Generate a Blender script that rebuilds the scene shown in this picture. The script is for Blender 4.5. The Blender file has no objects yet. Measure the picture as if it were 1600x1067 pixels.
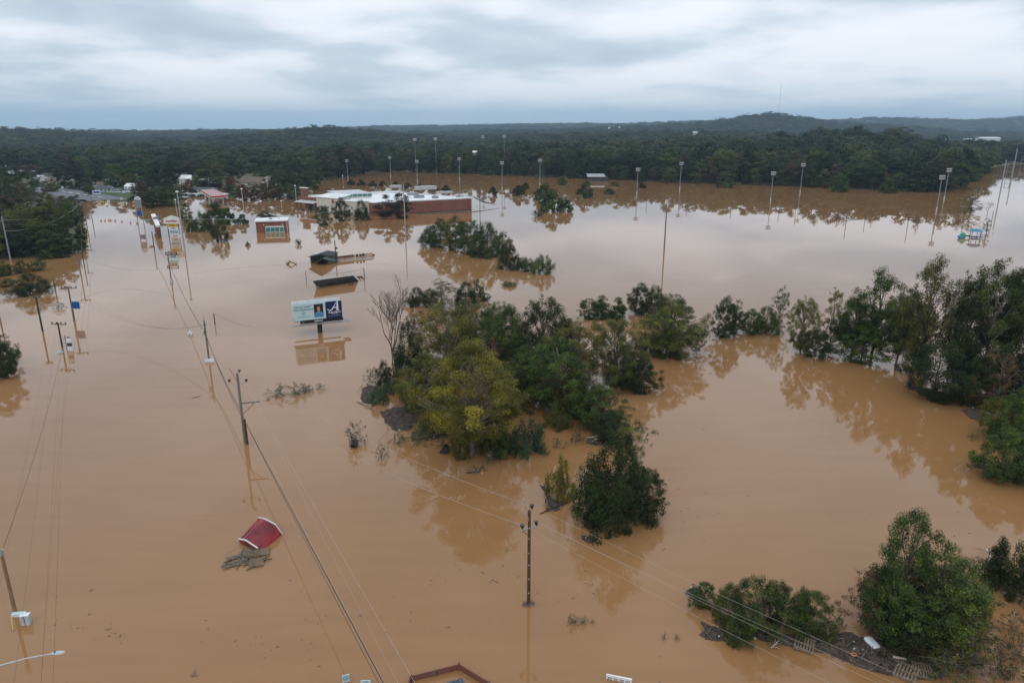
import bpy, math, random
import numpy as np
from mathutils import Vector, Matrix, noise as mnoise
R = math.radians
scene = bpy.context.scene
C = scene.collection
# ------------------------------------------------------------------ camera
CAMH, PITCH, FPX = 34.0, R(16.5), 1100.0
cam_d = bpy.data.cameras.new('camera'); cam = bpy.data.objects.new('camera', cam_d); C.objects.link(cam)
cam.location = (0, 0, CAMH); cam.rotation_euler = (R(90) - PITCH, 0, 0)
cam_d.sensor_width = 36; cam_d.lens = 36 * FPX / 1600; cam_d.clip_start = 0.5; cam_d.clip_end = 40000
scene.camera = cam
scene.view_settings.view_transform = 'Standard'; scene.view_settings.look = 'None'
scene.view_settings.exposure = 0.38; scene.view_settings.gamma = 1
# ------------------------------------------------------------------ world
SUN_EL, SUN_ROT = R(50), R(200)
world = bpy.data.worlds.new("World"); scene.world = world; world.use_nodes = True
wn = world.node_tree; wn.nodes.clear()
def N(nt, typ, **kw):
    n = nt.nodes.new(typ)
    for k, v in kw.items():
        if k.startswith('i_'): n.inputs[int(k[2:]) if k[2:].isdigit() else k[2:]].default_value = v
        else: setattr(n, k, v)
    return n
def L(nt, a, b): nt.links.new(a, b)
def ramp(nt, stops, interp='LINEAR'):
    n = nt.nodes.new('ShaderNodeValToRGB'); e = n.color_ramp; e.interpolation = interp
    while len(e.elements) < len(stops): e.elements.new(0.5)
    for el, (p, c) in zip(e.elements, stops):
        el.position = p; el.color = (*c, 1) if len(c) == 3 else c
    return n
def math_n(nt, op, a, b=None, c=None, clamp=False):
    n = nt.nodes.new('ShaderNodeMath'); n.operation = op; n.use_clamp = clamp
    for i, v in enumerate((a, b, c)):
        if v is None: continue
        if isinstance(v, (int, float)): n.inputs[i].default_value = v
        else: nt.links.new(v, n.inputs[i])
    return n.outputs[0]
def s2l(r, g, b):
    f = lambda c: (c / 255 / 12.92) if c / 255 <= .04045 else ((c / 255 + .055) / 1.055) ** 2.4
    return (f(r), f(g), f(b))
def build_world():
    nt = wn
    tc = N(nt, 'ShaderNodeTexCoord')
    sep = N(nt, 'ShaderNodeSeparateXYZ'); L(nt, tc.outputs['Generated'], sep.inputs[0])
    z = math_n(nt, 'MAXIMUM', sep.outputs[2], 0.0)
    zz = math_n(nt, 'ADD', z, 0.13)
    u = math_n(nt, 'DIVIDE', sep.outputs[0], zz); v = math_n(nt, 'DIVIDE', sep.outputs[1], zz)
    cb = N(nt, 'ShaderNodeCombineXYZ'); L(nt, u, cb.inputs[0]); L(nt, v, cb.inputs[1])
    mp = N(nt, 'ShaderNodeMapping'); L(nt, cb.outputs[0], mp.inputs[0])
    mp.inputs['Location'].default_value = (3.1, 7.7, 0); mp.inputs['Rotation'].default_value = (0, 0, R(-12)); mp.inputs['Scale'].default_value = (1.0, .95, 1)
    n1 = N(nt, 'ShaderNodeTexNoise', i_Scale=1.15, i_Detail=8.0, i_Roughness=0.5, i_Distortion=0.12); L(nt, mp.outputs[0], n1.inputs['Vector'])
    n2 = N(nt, 'ShaderNodeTexNoise', i_Scale=0.42, i_Detail=3.0, i_Roughness=0.5); L(nt, mp.outputs[0], n2.inputs['Vector'])
    s = math_n(nt, 'ADD', math_n(nt, 'MULTIPLY', n1.outputs[0], 0.62), math_n(nt, 'MULTIPLY', n2.outputs[0], 0.38))
    # clouds thicken overhead
    s = math_n(nt, 'SUBTRACT', s, math_n(nt, 'MULTIPLY', math_n(nt, 'MINIMUM', z, 0.2), 0.45))
    cr = ramp(nt, [(0.32, s2l(168, 181, 194)), (0.41, s2l(184, 195, 206)), (0.46, s2l(206, 212, 220)), (0.52, s2l(221, 223, 229)), (0.64, s2l(228, 228, 232))])
    L(nt, s, cr.inputs[0])
    # horizon band of distant blue-grey cloud
    hz = ramp(nt, [(0.0, (1, 1, 1)), (0.018, (.92, .92, .92)), (.045, (.22, .22, .22)), (.08, (0, 0, 0))], 'EASE'); L(nt, z, hz.inputs[0])
    n3 = N(nt, 'ShaderNodeTexNoise', i_Scale=3.0, i_Detail=4.0); 
    mp3 = N(nt, 'ShaderNodeMapping'); L(nt, tc.outputs['Generated'], mp3.inputs[0]); mp3.inputs['Scale'].default_value = (1, 1, 14); L(nt, mp3.outputs[0], n3.inputs['Vector'])
    hf = math_n(nt, 'MULTIPLY', hz.outputs[0], math_n(nt, 'ADD', math_n(nt, 'MULTIPLY', n3.outputs[0], .9), .5), clamp=True)
    mx = N(nt, 'ShaderNodeMixRGB'); L(nt, hf, mx.inputs[0]); L(nt, cr.outputs[0], mx.inputs[1]); mx.inputs[2].default_value = (*s2l(163, 190, 209), 1)
    bg = N(nt, 'ShaderNodeBackground'); L(nt, mx.outputs[0], bg.inputs[0]); L(nt, math_n(nt, 'ADD', math_n(nt, 'MULTIPLY', math_n(nt, 'MINIMUM', math_n(nt, 'MAXIMUM', math_n(nt, 'SUBTRACT', z, .17), 0.0), .4), 0.5), 1.14), bg.inputs[1])
    sky = N(nt, 'ShaderNodeTexSky'); sky.sky_type = 'NISHITA'; sky.sun_disc = False; sky.sun_elevation = SUN_EL; sky.sun_rotation = SUN_ROT
    bg2 = N(nt, 'ShaderNodeBackground'); L(nt, sky.outputs[0], bg2.inputs[0]); bg2.inputs[1].default_value = 0.08
    ms = N(nt, 'ShaderNodeMixShader'); ms.inputs[0].default_value = 0.92; L(nt, bg2.outputs[0], ms.inputs[1]); L(nt, bg.outputs[0], ms.inputs[2])
    out = N(nt, 'ShaderNodeOutputWorld'); L(nt, ms.outputs[0], out.inputs[0])
build_world()
sun_d = bpy.data.lights.new('sun', 'SUN'); sun = bpy.data.objects.new('sun', sun_d); C.objects.link(sun)
sun_d.energy = 0.45; sun_d.angle = R(25); sun_d.color = (1, .96, .9)
sun.rotation_euler = (R(90) - SUN_EL, 0, R(180) - SUN_ROT + R(0))
# ------------------------------------------------------------------ pixel <-> place
cp, sp = math.cos(PITCH), math.sin(PITCH)
def P(px, py, z=0.0):
    u = (px - 800) / FPX; v = (533.5 - py) / FPX
    dy = cp + v * sp; dz = -sp + v * cp
    t = (z - CAMH) / dz
    return Vector((u * t, dy * t, z))
def H_at(Y, py):            # height at forward distance Y that is seen at row py
    v = (533.5 - py) / FPX
    return CAMH + Y * (v * cp - sp) / (cp + v * sp)
def mpp(Y, z=0):            # metres per photo pixel there
    return (Y * cp + (CAMH - z) * sp) / FPX
def at_dist(px, Y, z=0):    # point at forward distance Y seen in column px
    d = Y * cp + (CAMH - z) * sp
    return Vector(((px - 800) / FPX * d, Y, z))
# ------------------------------------------------------------------ tags & mesh helpers
def tag(o, label=None, cat=None, group=None, kind=None):
    if label: o['label'] = label
    if cat: o['category'] = cat
    if group: o['group'] = group
    if kind: o['kind'] = kind
    return o
def empty(name, loc, label, cat, group=None, rz=0):
    o = bpy.data.objects.new(name, None); C.objects.link(o); o.location = loc; o.rotation_euler = (0, 0, rz)
    o.empty_display_size = .5
    return tag(o, label, cat, group)
class MB:
    def __init__(s): s.v = []; s.f = []; s.m = []; s.mi = 0
    def add(s, vs, fs):
        b = len(s.v); s.v += [tuple(v) for v in vs]; s.f += [tuple(i + b for i in f) for f in fs]; s.m += [s.mi] * len(fs); return s
    def box(s, x0, x1, y0, y1, z0, z1, M=None):
        vs = [Vector((x, y, z)) for z in (z0, z1) for y in (y0, y1) for x in (x0, x1)]
        if M is not None: vs = [M @ v for v in vs]
        return s.add(vs, [(0, 2, 3, 1), (4, 5, 7, 6), (0, 1, 5, 4), (2, 6, 7, 3), (0, 4, 6, 2), (1, 3, 7, 5)])
    def beam(s, a, b, w, h, up=(0, 0, 1)):
        a = Vector(a); b = Vector(b); d = (b - a); ln = d.length; d.normalize(); up = Vector(up)
        if abs(d.dot(up)) > .98: up = Vector((0, 1, 0))
        x = d.cross(up).normalized(); y = x.cross(d)
        vs = [p + x * sx * w / 2 + y * sy * h / 2 for p in (a, b) for sy in (-1, 1) for sx in (-1, 1)]
        return s.add(vs, [(0, 1, 3, 2), (4, 6, 7, 5), (0, 4, 5, 1), (2, 3, 7, 6), (0, 2, 6, 4), (1, 5, 7, 3)])
    def tube(s, pts, rs, n=6, cap=True):
        pts = [Vector(p) for p in pts]; k = len(pts)
        if isinstance(rs, (int, float)): rs = [rs] * k
        vs = []; prev = None
        for i, p in enumerate(pts):
            d = (pts[min(i + 1, k - 1)] - pts[max(i - 1, 0)]).normalized()
            if prev is None:
                a = Vector((1, 0, 0)) if abs(d.x) < .9 else Vector((0, 1, 0)); x = (a - d * a.dot(d)).normalized()
            else: x = (prev - d * prev.dot(d)).normalized()
            prev = x; y = d.cross(x)
            for j in range(n):
                t = 2 * math.pi * j / n; vs.append(p + (x * math.cos(t) + y * math.sin(t)) * rs[i])
        fs = [(i * n + j, i * n + (j + 1) % n, (i + 1) * n + (j + 1) % n, (i + 1) * n + j) for i in range(k - 1) for j in range(n)]
        if cap: fs += [tuple(range(n - 1, -1, -1)), tuple((k - 1) * n + j for j in range(n))]
        return s.add(vs, fs)
    def prism(s, poly, z0, z1, top=True, bottom=True):
        n = len(poly); vs = [(p[0], p[1], z0) for p in poly] + [(p[0], p[1], z1) for p in poly]
        a = sum(poly[i][0] * poly[(i + 1) % n][1] - poly[(i + 1) % n][0] * poly[i][1] for i in range(n))
        fs = [(i, (i + 1) % n, n + (i + 1) % n, n + i) for i in range(n)]
        if top: fs.append(tuple(range(n, 2 * n)))
        if bottom: fs.append(tuple(range(n - 1, -1, -1)))
        if a < 0: fs = [f[::-1] for f in fs]
        return s.add(vs, fs)
    def slab(s, quad, t):       # quad (4+ pts, ccw from above) thickened downwards by t
        q = [Vector(p) for p in quad]; n = len(q)
        nm = (q[1] - q[0]).cross(q[2] - q[0]).normalized()
        if nm.z < 0: q.reverse(); nm = -nm
        vs = [p - nm * t for p in q] + q
        return s.add(vs, [tuple(range(n, 2 * n)), tuple(range(n - 1, -1, -1))] + [(i, (i + 1) % n, n + (i + 1) % n, n + i) for i in range(n)])
    def build(s, name, mat, parent=None, smooth=False, loc=None):
        me = bpy.data.meshes.new(name); me.from_pydata(s.v, [], s.f); me.update()
        mats = mat if isinstance(mat, (list, tuple)) else [mat]
        for m in mats: me.materials.append(m)
        if len(mats) > 1: me.polygons.foreach_set('material_index', s.m)
        if smooth: me.polygons.foreach_set('use_smooth', [True] * len(me.polygons))
        o = bpy.data.objects.new(name, me); C.objects.link(o)
        if parent: o.parent = parent
        if loc is not None: o.location = loc
        return o
def dup(root, loc=None, rz=None, label=None, scale=None):
    c = root.copy(); C.objects.link(c)
    if loc is not None: c.location = loc
    if rz is not None: c.rotation_euler = (0, 0, rz)
    if scale is not None: c.scale = scale
    if label: c['label'] = label
    for ch in list(root.children):
        d = ch.copy(); C.objects.link(d); d.parent = c
        for g in list(ch.children):
            e = g.copy(); C.objects.link(e); e.parent = d
    return c
def text(name, body, size, mat, parent, M, align='CENTER', shear=0.0, bold=0.0):
    cu = bpy.data.curves.new(name, 'FONT'); cu.body = body; cu.size = size; cu.align_x = align; cu.align_y = 'CENTER'
    cu.extrude = .012; cu.shear = shear; cu.offset = bold; cu.materials.append(mat)
    t = bpy.data.objects.new(name + '_curve', cu); me = bpy.data.meshes.new_from_object(t); bpy.data.objects.remove(t)
    o = bpy.data.objects.new(name, me); C.objects.link(o); o.parent = parent; o.matrix_local = M
    return o
# ------------------------------------------------------------------ materials
def mat(name, col, rough=.7, var=.25, scale=3.0, col2=None, metal=0.0, spec=.4, bump=0.0, objcol=False, stretch=(1, 1, 1), coord='Object'):
    m = bpy.data.materials.new(name); m.use_nodes = True; nt = m.node_tree; b = nt.nodes['Principled BSDF']
    tc = N(nt, 'ShaderNodeTexCoord'); mp = N(nt, 'ShaderNodeMapping'); L(nt, tc.outputs[coord], mp.inputs[0]); mp.inputs['Scale'].default_value = stretch
    n = N(nt, 'ShaderNodeTexNoise', i_Scale=scale, i_Detail=6.0, i_Roughness=.65); L(nt, mp.outputs[0], n.inputs['Vector'])
    c2 = col2 or tuple(c * (1 - var) for c in col)
    r = ramp(nt, [(.3, c2), (.62, col)]); L(nt, n.outputs[0], r.inputs[0]); out = r.outputs[0]
    if objcol:
        oi = N(nt, 'ShaderNodeObjectInfo'); mx = N(nt, 'ShaderNodeMixRGB', blend_type='MULTIPLY'); mx.inputs[0].default_value = 1
        L(nt, out, mx.inputs[1]); L(nt, oi.outputs['Color'], mx.inputs[2]); out = mx.outputs[0]
    L(nt, out, b.inputs['Base Color']); b.inputs['Roughness'].default_value = rough; b.inputs['Metallic'].default_value = metal
    b.inputs['Specular IOR Level'].default_value = spec
    if bump:
        bp = N(nt, 'ShaderNodeBump'); bp.inputs['Strength'].default_value = bump; L(nt, n.outputs[0], bp.inputs['Height']); L(nt, bp.outputs[0], b.inputs['Normal'])
    return m
M = {}
M['white'] = mat('white_paint', (.78, .80, .80), .5, .18, 1.2)
M['roofwhite'] = mat('white_roof_membrane', (.82, .83, .83), .6, .3, .12)
M['cream'] = mat('cream_stucco', (.62, .58, .50), .8, .15, .6)
M['grey'] = mat('grey_metal', (.30, .31, .32), .45, .3, 2, metal=.3)
M['lgrey'] = mat('light_grey_metal', (.52, .54, .55), .45, .2, 2)
M['galv'] = mat('galvanised_steel', (.42, .44, .45), .4, .25, 4, metal=.5)
M['dgrey'] = mat('dark_grey', (.06, .065, .07), .6, .4, 2)
M['black'] = mat('black_plastic', (.015, .015, .02), .35, .3, 4)
M['wood'] = mat('grey_weathered_wood', (.20, .165, .125), .85, .5, 3, stretch=(6, 6, .6))
M['woodgreen'] = mat('green_grey_treated_pole', (.20, .21, .17), .85, .45, 3, stretch=(6, 6, .6))
M['woodred'] = mat('red_brown_creosote_pole', (.11, .045, .028), .75, .5, 3, stretch=(6, 6, .8))
M['wooddark'] = mat('dark_pole', (.055, .04, .035), .8, .5, 3, stretch=(6, 6, .8))
M['woodtan'] = mat('tan_weathered_pole', (.30, .17, .09), .8, .5, 3, stretch=(8, 8, .7))
M['pallet'] = mat('pallet_wood', (.25, .18, .12), .85, .5, 5)
M['fence'] = mat('red_stained_fence', (.20, .075, .055), .8, .35, 4, stretch=(5, 5, 1))
M['red'] = mat('red_paint', (.42, .02, .025), .4, .25, 1)
M['blue'] = mat('blue_sign', (.01, .10, .36), .4, .1, 1)
M['navy'] = mat('navy_vinyl', (.008, .022, .09), .4, .1, 1)
M['bwhite'] = mat('white_vinyl', (.52, .66, .68), .45, .05, 1)
M['tealtext'] = mat('teal_print', (.10, .28, .33), .5, .1, 1)
M['skin'] = mat('printed_skin', (.55, .28, .20), .5, .2, 3)
M['shirt'] = mat('printed_blue_shirt', (.10, .28, .48), .5, .4, 5)
M['photo'] = mat('printed_dark_backdrop', (.03, .018, .018), .5, .5, 2)
M['yellow'] = mat('yellow_sign', (.65, .40, .03), .5, .15, 3)
M['orange'] = mat('orange_plastic', (.50, .15, .05), .45, .1, 2)
M['teal'] = mat('teal_plastic', (.04, .22, .34), .4, .2, 2)
M['pgreen'] = mat('green_plastic', (.06, .36, .17), .4, .2, 2)
M['gcabin'] = mat('green_siding', (.05, .10, .055), .75, .4, 3)
M['shingle'] = mat('dark_shingles', (.105, .12, .13), .8, .5, 1.2)
M['brownroof'] = mat('brown_shingles', (.17, .13, .10), .85, .4, .8)
M['tanroof'] = mat('mud_covered_roof', (.42, .29, .20), .7, .35, .6, col2=(.20, .11, .09))
M['glass'] = mat('dark_glass', (.02, .045, .05), .08, .3, 1, spec=.8)
M['tealglass'] = mat('teal_glass', (.03, .22, .20), .12, .4, 1, spec=.7)
M['asphalt'] = mat('asphalt', (.17, .17, .18), .85, .3, .5)
M['concrete'] = mat('concrete', (.42, .40, .38), .85, .25, .5)
M['grass'] = mat('grass', (.05, .085, .022), .9, .4, .3)
M['paint'] = mat('car_paint', (1, 1, 1), .25, .04, 1, objcol=True, spec=.6)
M['wall'] = mat('house_siding', (1, 1, 1), .75, .12, .8, objcol=True)
M['tyre'] = mat('tyre_rubber', (.02, .02, .02), .8, .3, 3)
M['porcelain'] = mat('pale_blue_white_tub', (.70, .78, .80), .25, .06, 2)
M['barrelblue'] = mat('blue_barrel_plastic', (.01, .03, .18), .35, .2, 3)
M['bark'] = mat('bark', (.115, .095, .072), .9, .5, 2.5, stretch=(3, 3, .6))
M['barkpale'] = mat('pale_bark', (.25, .21, .165), .85, .5, 1.5, stretch=(3, 3, .7))
M['deadwood'] = mat('dead_wood', (.17, .14, .12), .9, .5, 3)
M['driftpale'] = mat('bleached_driftwood', (.50, .42, .33), .8, .4, 3)
M['mud'] = mat('matted_dark_debris', (.105, .078, .062), .95, .5, 3.5, col2=(.020, .016, .014), bump=1.0, spec=.1)
M['wire'] = mat('dark_cable', (.03, .03, .035), .6, .2, 2)
M['wirepale'] = mat('bare_aluminium_wire', (.50, .48, .46), .35, .15, 2, metal=.6)
M['mast'] = mat('dull_steel', (.26, .28, .29), .6, .25, 2)
M['barn'] = None
def brick_mat():
    m = bpy.data.materials.new('red_brick'); m.use_nodes = True; nt = m.node_tree; b = nt.nodes['Principled BSDF']
    tc = N(nt, 'ShaderNodeTexCoord'); sep = N(nt, 'ShaderNodeSeparateXYZ'); L(nt, tc.outputs['Object'], sep.inputs[0])
    xy = math_n(nt, 'ADD', sep.outputs[0], math_n(nt, 'MULTIPLY', sep.outputs[1], .8))
    cb = N(nt, 'ShaderNodeCombineXYZ'); L(nt, xy, cb.inputs[0]); L(nt, sep.outputs[2], cb.inputs[1])
    br = N(nt, 'ShaderNodeTexBrick', i_Scale=3.0); L(nt, cb.outputs[0], br.inputs['Vector'])
    br.inputs['Color1'].default_value = (.24, .075, .05, 1); br.inputs['Color2'].default_value = (.17, .05, .035, 1); br.inputs['Mortar'].default_value = (.26, .17, .13, 1)
    n = N(nt, 'ShaderNodeTexNoise', i_Scale=.35, i_Detail=5.0); mp = N(nt, 'ShaderNodeMapping'); L(nt, tc.outputs['Object'], mp.inputs[0]); mp.inputs['Scale'].default_value = (1, 1, 3); L(nt, mp.outputs[0], n.inputs['Vector'])
    mx = N(nt, 'ShaderNodeMixRGB', blend_type='MULTIPLY'); mx.inputs[0].default_value = .6; L(nt, br.outputs[0], mx.inputs[1])
    r = ramp(nt, [(.3, (.6, .55, .55)), (.65, (1.1, 1.05, 1.0))]); L(nt, n.outputs[0], r.inputs[0]); L(nt, r.outputs[0], mx.inputs[2])
    L(nt, mx.outputs[0], b.inputs['Base Color']); b.inputs['Roughness'].default_value = .85
    return m
M['brick'] = brick_mat()
def barn_mat():      # red standing-seam sheet: pale scuffed ribs and darker muddy areas
    m = bpy.data.materials.new('red_ribbed_metal'); m.use_nodes = True; nt = m.node_tree; b = nt.nodes['Principled BSDF']
    tc = N(nt, 'ShaderNodeTexCoord')
    n = N(nt, 'ShaderNodeTexNoise', i_Scale=.9, i_Detail=6.0, i_Roughness=.7); L(nt, tc.outputs['Object'], n.inputs['Vector'])
    r = ramp(nt, [(.34, (.055, .014, .018)), (.46, (.16, .014, .022)), (.55, (.34, .018, .026)), (.70, (.44, .03, .035))]); L(nt, n.outputs[0], r.inputs[0])
    L(nt, r.outputs[0], b.inputs['Base Color']); b.inputs['Roughness'].default_value = .4
    return m
M['barn'] = barn_mat()
M['barnpale'] = mat('scuffed_red_seam', (.34, .09, .10), .5, .6, 1.1, col2=(.20, .014, .02))
def leaf_mat(name, use_obj=True, ramp_cols=None):
    m = bpy.data.materials.new(name); m.use_nodes = True; nt = m.node_tree; b = nt.nodes['Principled BSDF']
    at = N(nt, 'ShaderNodeAttribute', attribute_name='tint'); oi = N(nt, 'ShaderNodeObjectInfo')
    if use_obj:
        r = ramp(nt, [(0, (.38, .40, .42)), (.45, (1, 1, 1)), (.8, (2.0, 1.85, 1.1)), (1, (3.4, 2.8, 1.3))]); L(nt, at.outputs['Fac'], r.inputs[0])
        mx = N(nt, 'ShaderNodeMixRGB', blend_type='MULTIPLY'); mx.inputs[0].default_value = 1; L(nt, r.outputs[0], mx.inputs[1]); L(nt, oi.outputs['Color'], mx.inputs[2]); col = mx.outputs[0]
    else:
        r1 = ramp(nt, ramp_cols); L(nt, oi.outputs['Random'], r1.inputs[0])
        r = ramp(nt, [(0, (.45, .5, .55)), (.5, (1, 1, 1)), (1, (1.9, 1.75, 1.4))]); L(nt, at.outputs['Fac'], r.inputs[0])
        mx = N(nt, 'ShaderNodeMixRGB', blend_type='MULTIPLY'); mx.inputs[0].default_value = 1; L(nt, r.outputs[0], mx.inputs[1]); L(nt, r1.outputs[0], mx.inputs[2]); col = mx.outputs[0]
    L(nt, col, b.inputs['Base Color']); b.inputs['Roughness'].default_value = .55; b.inputs['Specular IOR Level'].default_value = .16
    tr = N(nt, 'ShaderNodeBsdfTranslucent'); L(nt, col, tr.inputs[0]); ms = N(nt, 'ShaderNodeMixShader'); ms.inputs[0].default_value = .3
    L(nt, b.outputs[0], ms.inputs[1]); L(nt, tr.outputs[0], ms.inputs[2]); L(nt, ms.outputs[0], nt.nodes['Material Output'].inputs[0])
    return m
M['leaf'] = leaf_mat('foliage')
M['leaf_far'] = leaf_mat('distant_foliage', False, [(0, (.018, .032, .016)), (.22, (.038, .060, .022)), (.42, (.024, .040, .022)), (.6, (.055, .078, .026)), (.78, (.085, .105, .034)), (.9, (.072, .064, .036)), (1, (.036, .054, .024))])
def water_mat():
    m = bpy.data.materials.new('muddy_flood_water'); m.use_nodes = True; nt = m.node_tree; b = nt.nodes['Principled BSDF']
    tc = N(nt, 'ShaderNodeTexCoord')
    mp = N(nt, 'ShaderNodeMapping'); L(nt, tc.outputs['Object'], mp.inputs[0]); mp.inputs['Scale'].default_value = (.9, .35, 1); mp.inputs['Rotation'].default_value = (0, 0, R(25))
    n = N(nt, 'ShaderNodeTexNoise', i_Scale=.035, i_Detail=6.0, i_Roughness=.55, i_Distortion=.8); L(nt, mp.outputs[0], n.inputs['Vector'])
    r = ramp(nt, [(.3, (.288, .148, .057)), (.5, (.306, .158, .064)), (.72, (.328, .170, .076))]); L(nt, n.outputs[0], r.inputs[0])
    mps = N(nt, 'ShaderNodeMapping'); L(nt, tc.outputs['Object'], mps.inputs[0]); mps.inputs['Scale'].default_value = (.05, .32, 1); mps.inputs['Rotation'].default_value = (0, 0, R(-14))
    ns = N(nt, 'ShaderNodeTexNoise', i_Scale=1.0, i_Detail=7.0, i_Roughness=.6, i_Distortion=1.2); L(nt, mps.outputs[0], ns.inputs['Vector'])
    rs_ = ramp(nt, [(.36, (.93, .925, .92)), (.5, (.97, .97, .97)), (.66, (1.0, 1.005, 1.02))]); L(nt, ns.outputs[0], rs_.inputs[0])
    mxs = N(nt, 'ShaderNodeMixRGB', blend_type='MULTIPLY'); mxs.inputs[0].default_value = 1; L(nt, r.outputs[0], mxs.inputs[1]); L(nt, rs_.outputs[0], mxs.inputs[2])
    L(nt, mxs.outputs[0], b.inputs['Base Color'])
    b.inputs['IOR'].default_value = 1.40; b.inputs['Specular IOR Level'].default_value = .5
    # patches of ruffled and smooth water
    n4 = N(nt, 'ShaderNodeTexNoise', i_Scale=.012, i_Detail=5.0, i_Roughness=.6, i_Distortion=1.0)
    mp4 = N(nt, 'ShaderNodeMapping'); L(nt, tc.outputs['Object'], mp4.inputs[0]); mp4.inputs['Scale'].default_value = (.7, 1.3, 1); L(nt, mp4.outputs[0], n4.inputs['Vector'])
    rr = ramp(nt, [(.45, (.004,) * 3), (.62, (.03,) * 3)]); L(nt, n4.outputs[0], rr.inputs[0]); L(nt, rr.outputs[0], b.inputs['Roughness'])
    n2 = N(nt, 'ShaderNodeTexNoise', i_Scale=.9, i_Detail=3.0, i_Roughness=.55); L(nt, tc.outputs['Object'], n2.inputs['Vector'])
    n3 = N(nt, 'ShaderNodeTexNoise', i_Scale=.12, i_Detail=2.0); L(nt, mp.outputs[0], n3.inputs['Vector'])
    hh = math_n(nt, 'ADD', math_n(nt, 'MULTIPLY', n2.outputs[0], .012), math_n(nt, 'MULTIPLY', n3.outputs[0], .05))
    bp = N(nt, 'ShaderNodeBump'); bp.inputs['Distance'].default_value = 1.0
    bs = ramp(nt, [(.42, (.04,) * 3), (.65, (.25,) * 3)]); L(nt, n4.outputs[0], bs.inputs[0]); L(nt, bs.outputs[0], bp.inputs['Strength'])
    L(nt, hh, bp.inputs['Height']); L(nt, bp.outputs[0], b.inputs['Normal'])
    return m
M['water'] = water_mat()
# ------------------------------------------------------------------ terrain
def interp(x, tab): return float(np.interp(x, [t[0] for t in tab], [t[1] for t in tab]))
COLS = [-900, -200, 0, 100, 200, 300, 400, 500, 600, 700, 800, 900, 1000, 1100, 1150, 1205, 1250, 1300, 1400, 1500, 1600, 1800, 2500]
SHORE = [(-900, 440), (-300, 420), (0, 404), (60, 400), (98, 392), (105, 375), (110, 330), (121, 312), (215, 316), (240, 322), (264, 321), (285, 300), (330, 295), (420, 296), (445, 300), (470, 297),
         (490, 284), (540, 276), (600, 269), (700, 271), (800, 275), (900, 279), (1000, 283), (1100, 287), (1200, 290), (1300, 294), (1400, 299), (1450, 301), (1500, 297), (1525, 276), (1560, 262), (1600, 257), (2500, 250)]
LAY = {  # row of the tree-top skyline of successive ridges, at distance
 850:  [238, 238, 236, 240, 238, 240, 240, 236, 240, 238, 233, 229, 227, 224, 222, 219, 214, 208, 207, 230, 231, 231, 231],
 1700: [197, 197, 197, 203, 216, 213, 206, 197, 203, 215, 213, 207, 205, 203, 205, 208, 212, 216, 220, 222, 220, 214, 214],
 2900: [203, 203, 204, 205, 205, 203, 201, 204, 205, 205, 201, 199, 195, 190, 182, 174, 179, 188, 194, 206, 206, 206, 206],
 5000: [206, 206, 206, 206, 205, 203, 204, 200, 197, 196, 193, 194, 191, 189, 190, 190, 186, 186, 183, 187, 184, 184, 184],
 8500: [207, 207, 207, 207, 206, 206, 206, 203, 197, 195, 193, 192, 193, 194, 194, 194, 193, 193, 192, 188, 180, 178, 178]}
LR = sorted(LAY)
def az_px(x, y):
    y = max(y, 1e-3); return 800 + FPX * (x / y) / cp
def shore_r(px):       # forward distance of the water's edge in that column
    return P(px, interp(px, SHORE), 0).y
_ppx = np.array(COLS, float)
def terrain_z(x, y):
    if y < 60: return -3.0
    px = max(-900, min(2500, 800 + FPX * (x / y) / cp)); r = y
    rs = shore_r(px)
    if r < rs:
        return max(-3.0, -(rs - r) * .12)
    prev_r, prev_z = rs, 0.0
    xs = [rs, rs + 25, max(rs + 60, 500)]; zs = [0.0, 1.0, 1.4]
    if 470 < px < 1540: zs = [0.0, .6, 1.2]
    for lr in LR:
        row = float(np.interp(px, _ppx, LAY[lr]))
        top = CAMH + lr * math.tan(math.atan((533.5 - row) / FPX) - PITCH)
        g = max(.8, top - (14 if lr < 3000 else 12))
        if xs[-1] < lr - 20:
            if lr > 900:   # a valley before each ridge
                xs.append(xs[-1] + (lr - xs[-1]) * .42); zs.append(min(zs[-1], g) * .35 + .5)
            xs.append(lr); zs.append(g)
    xs.append(12000); zs.append(5)
    z = float(np.interp(r, xs, zs))
    if r > 700:
        a = min(1, (r - 700) / 1500)
        z += a * (mnoise.noise(Vector((x / 300, y / 300, 0))) * 10 + mnoise.noise(Vector((x / 100, y / 100, 5))) * 4)
        z = max(z, .5)
    return z
def PT(px, py, dz=0.0):       # ground point (on land) seen at a pixel
    p = P(px, py, 0)
    for _ in range(6): p = P(px, py, max(0, terrain_z(p.x, p.y)) + dz)
    return p
def build_terrain():
    azs = [-900 + i * 20 for i in range(int(3400 / 20) + 1)]
    rs = [5, 60]
    r = 60.0
    while r < 11500: r *= 1.03 if r < 900 else 1.022; rs.append(r)
    vs = []; 
    for y in rs:
        for px in azs:
            x = (px - 800) * cp / FPX * y; vs.append((x, y, terrain_z(x, y)))
    n = len(azs); fs = [(i * n + j, i * n + j + 1, (i + 1) * n + j + 1, (i + 1) * n + j) for i in range(len(rs) - 1) for j in range(n - 1)]
    b = len(vs)
    vs += [(-12000, 5, -3), (-12000, -11500, -3), (12000, -11500, -3), (12000, 5, -3)]
    fs.append((b, b + 1, b + 2, b + 3))
    mb = MB(); mb.add(vs, fs)
    m = mat('earth_and_grass', (.075, .085, .035), .95, .4, .02, col2=(.10, .07, .04))
    tag(mb.build('ground', m, smooth=True), kind='structure')
    mb = MB(); mb.add([(-11500, -11400, 0), (11500, -11400, 0), (11500, 11400, 0), (-11500, 11400, 0)], [(0, 1, 2, 3)])
    tag(mb.build('water', M['water']), kind='structure')
build_terrain()
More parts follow.
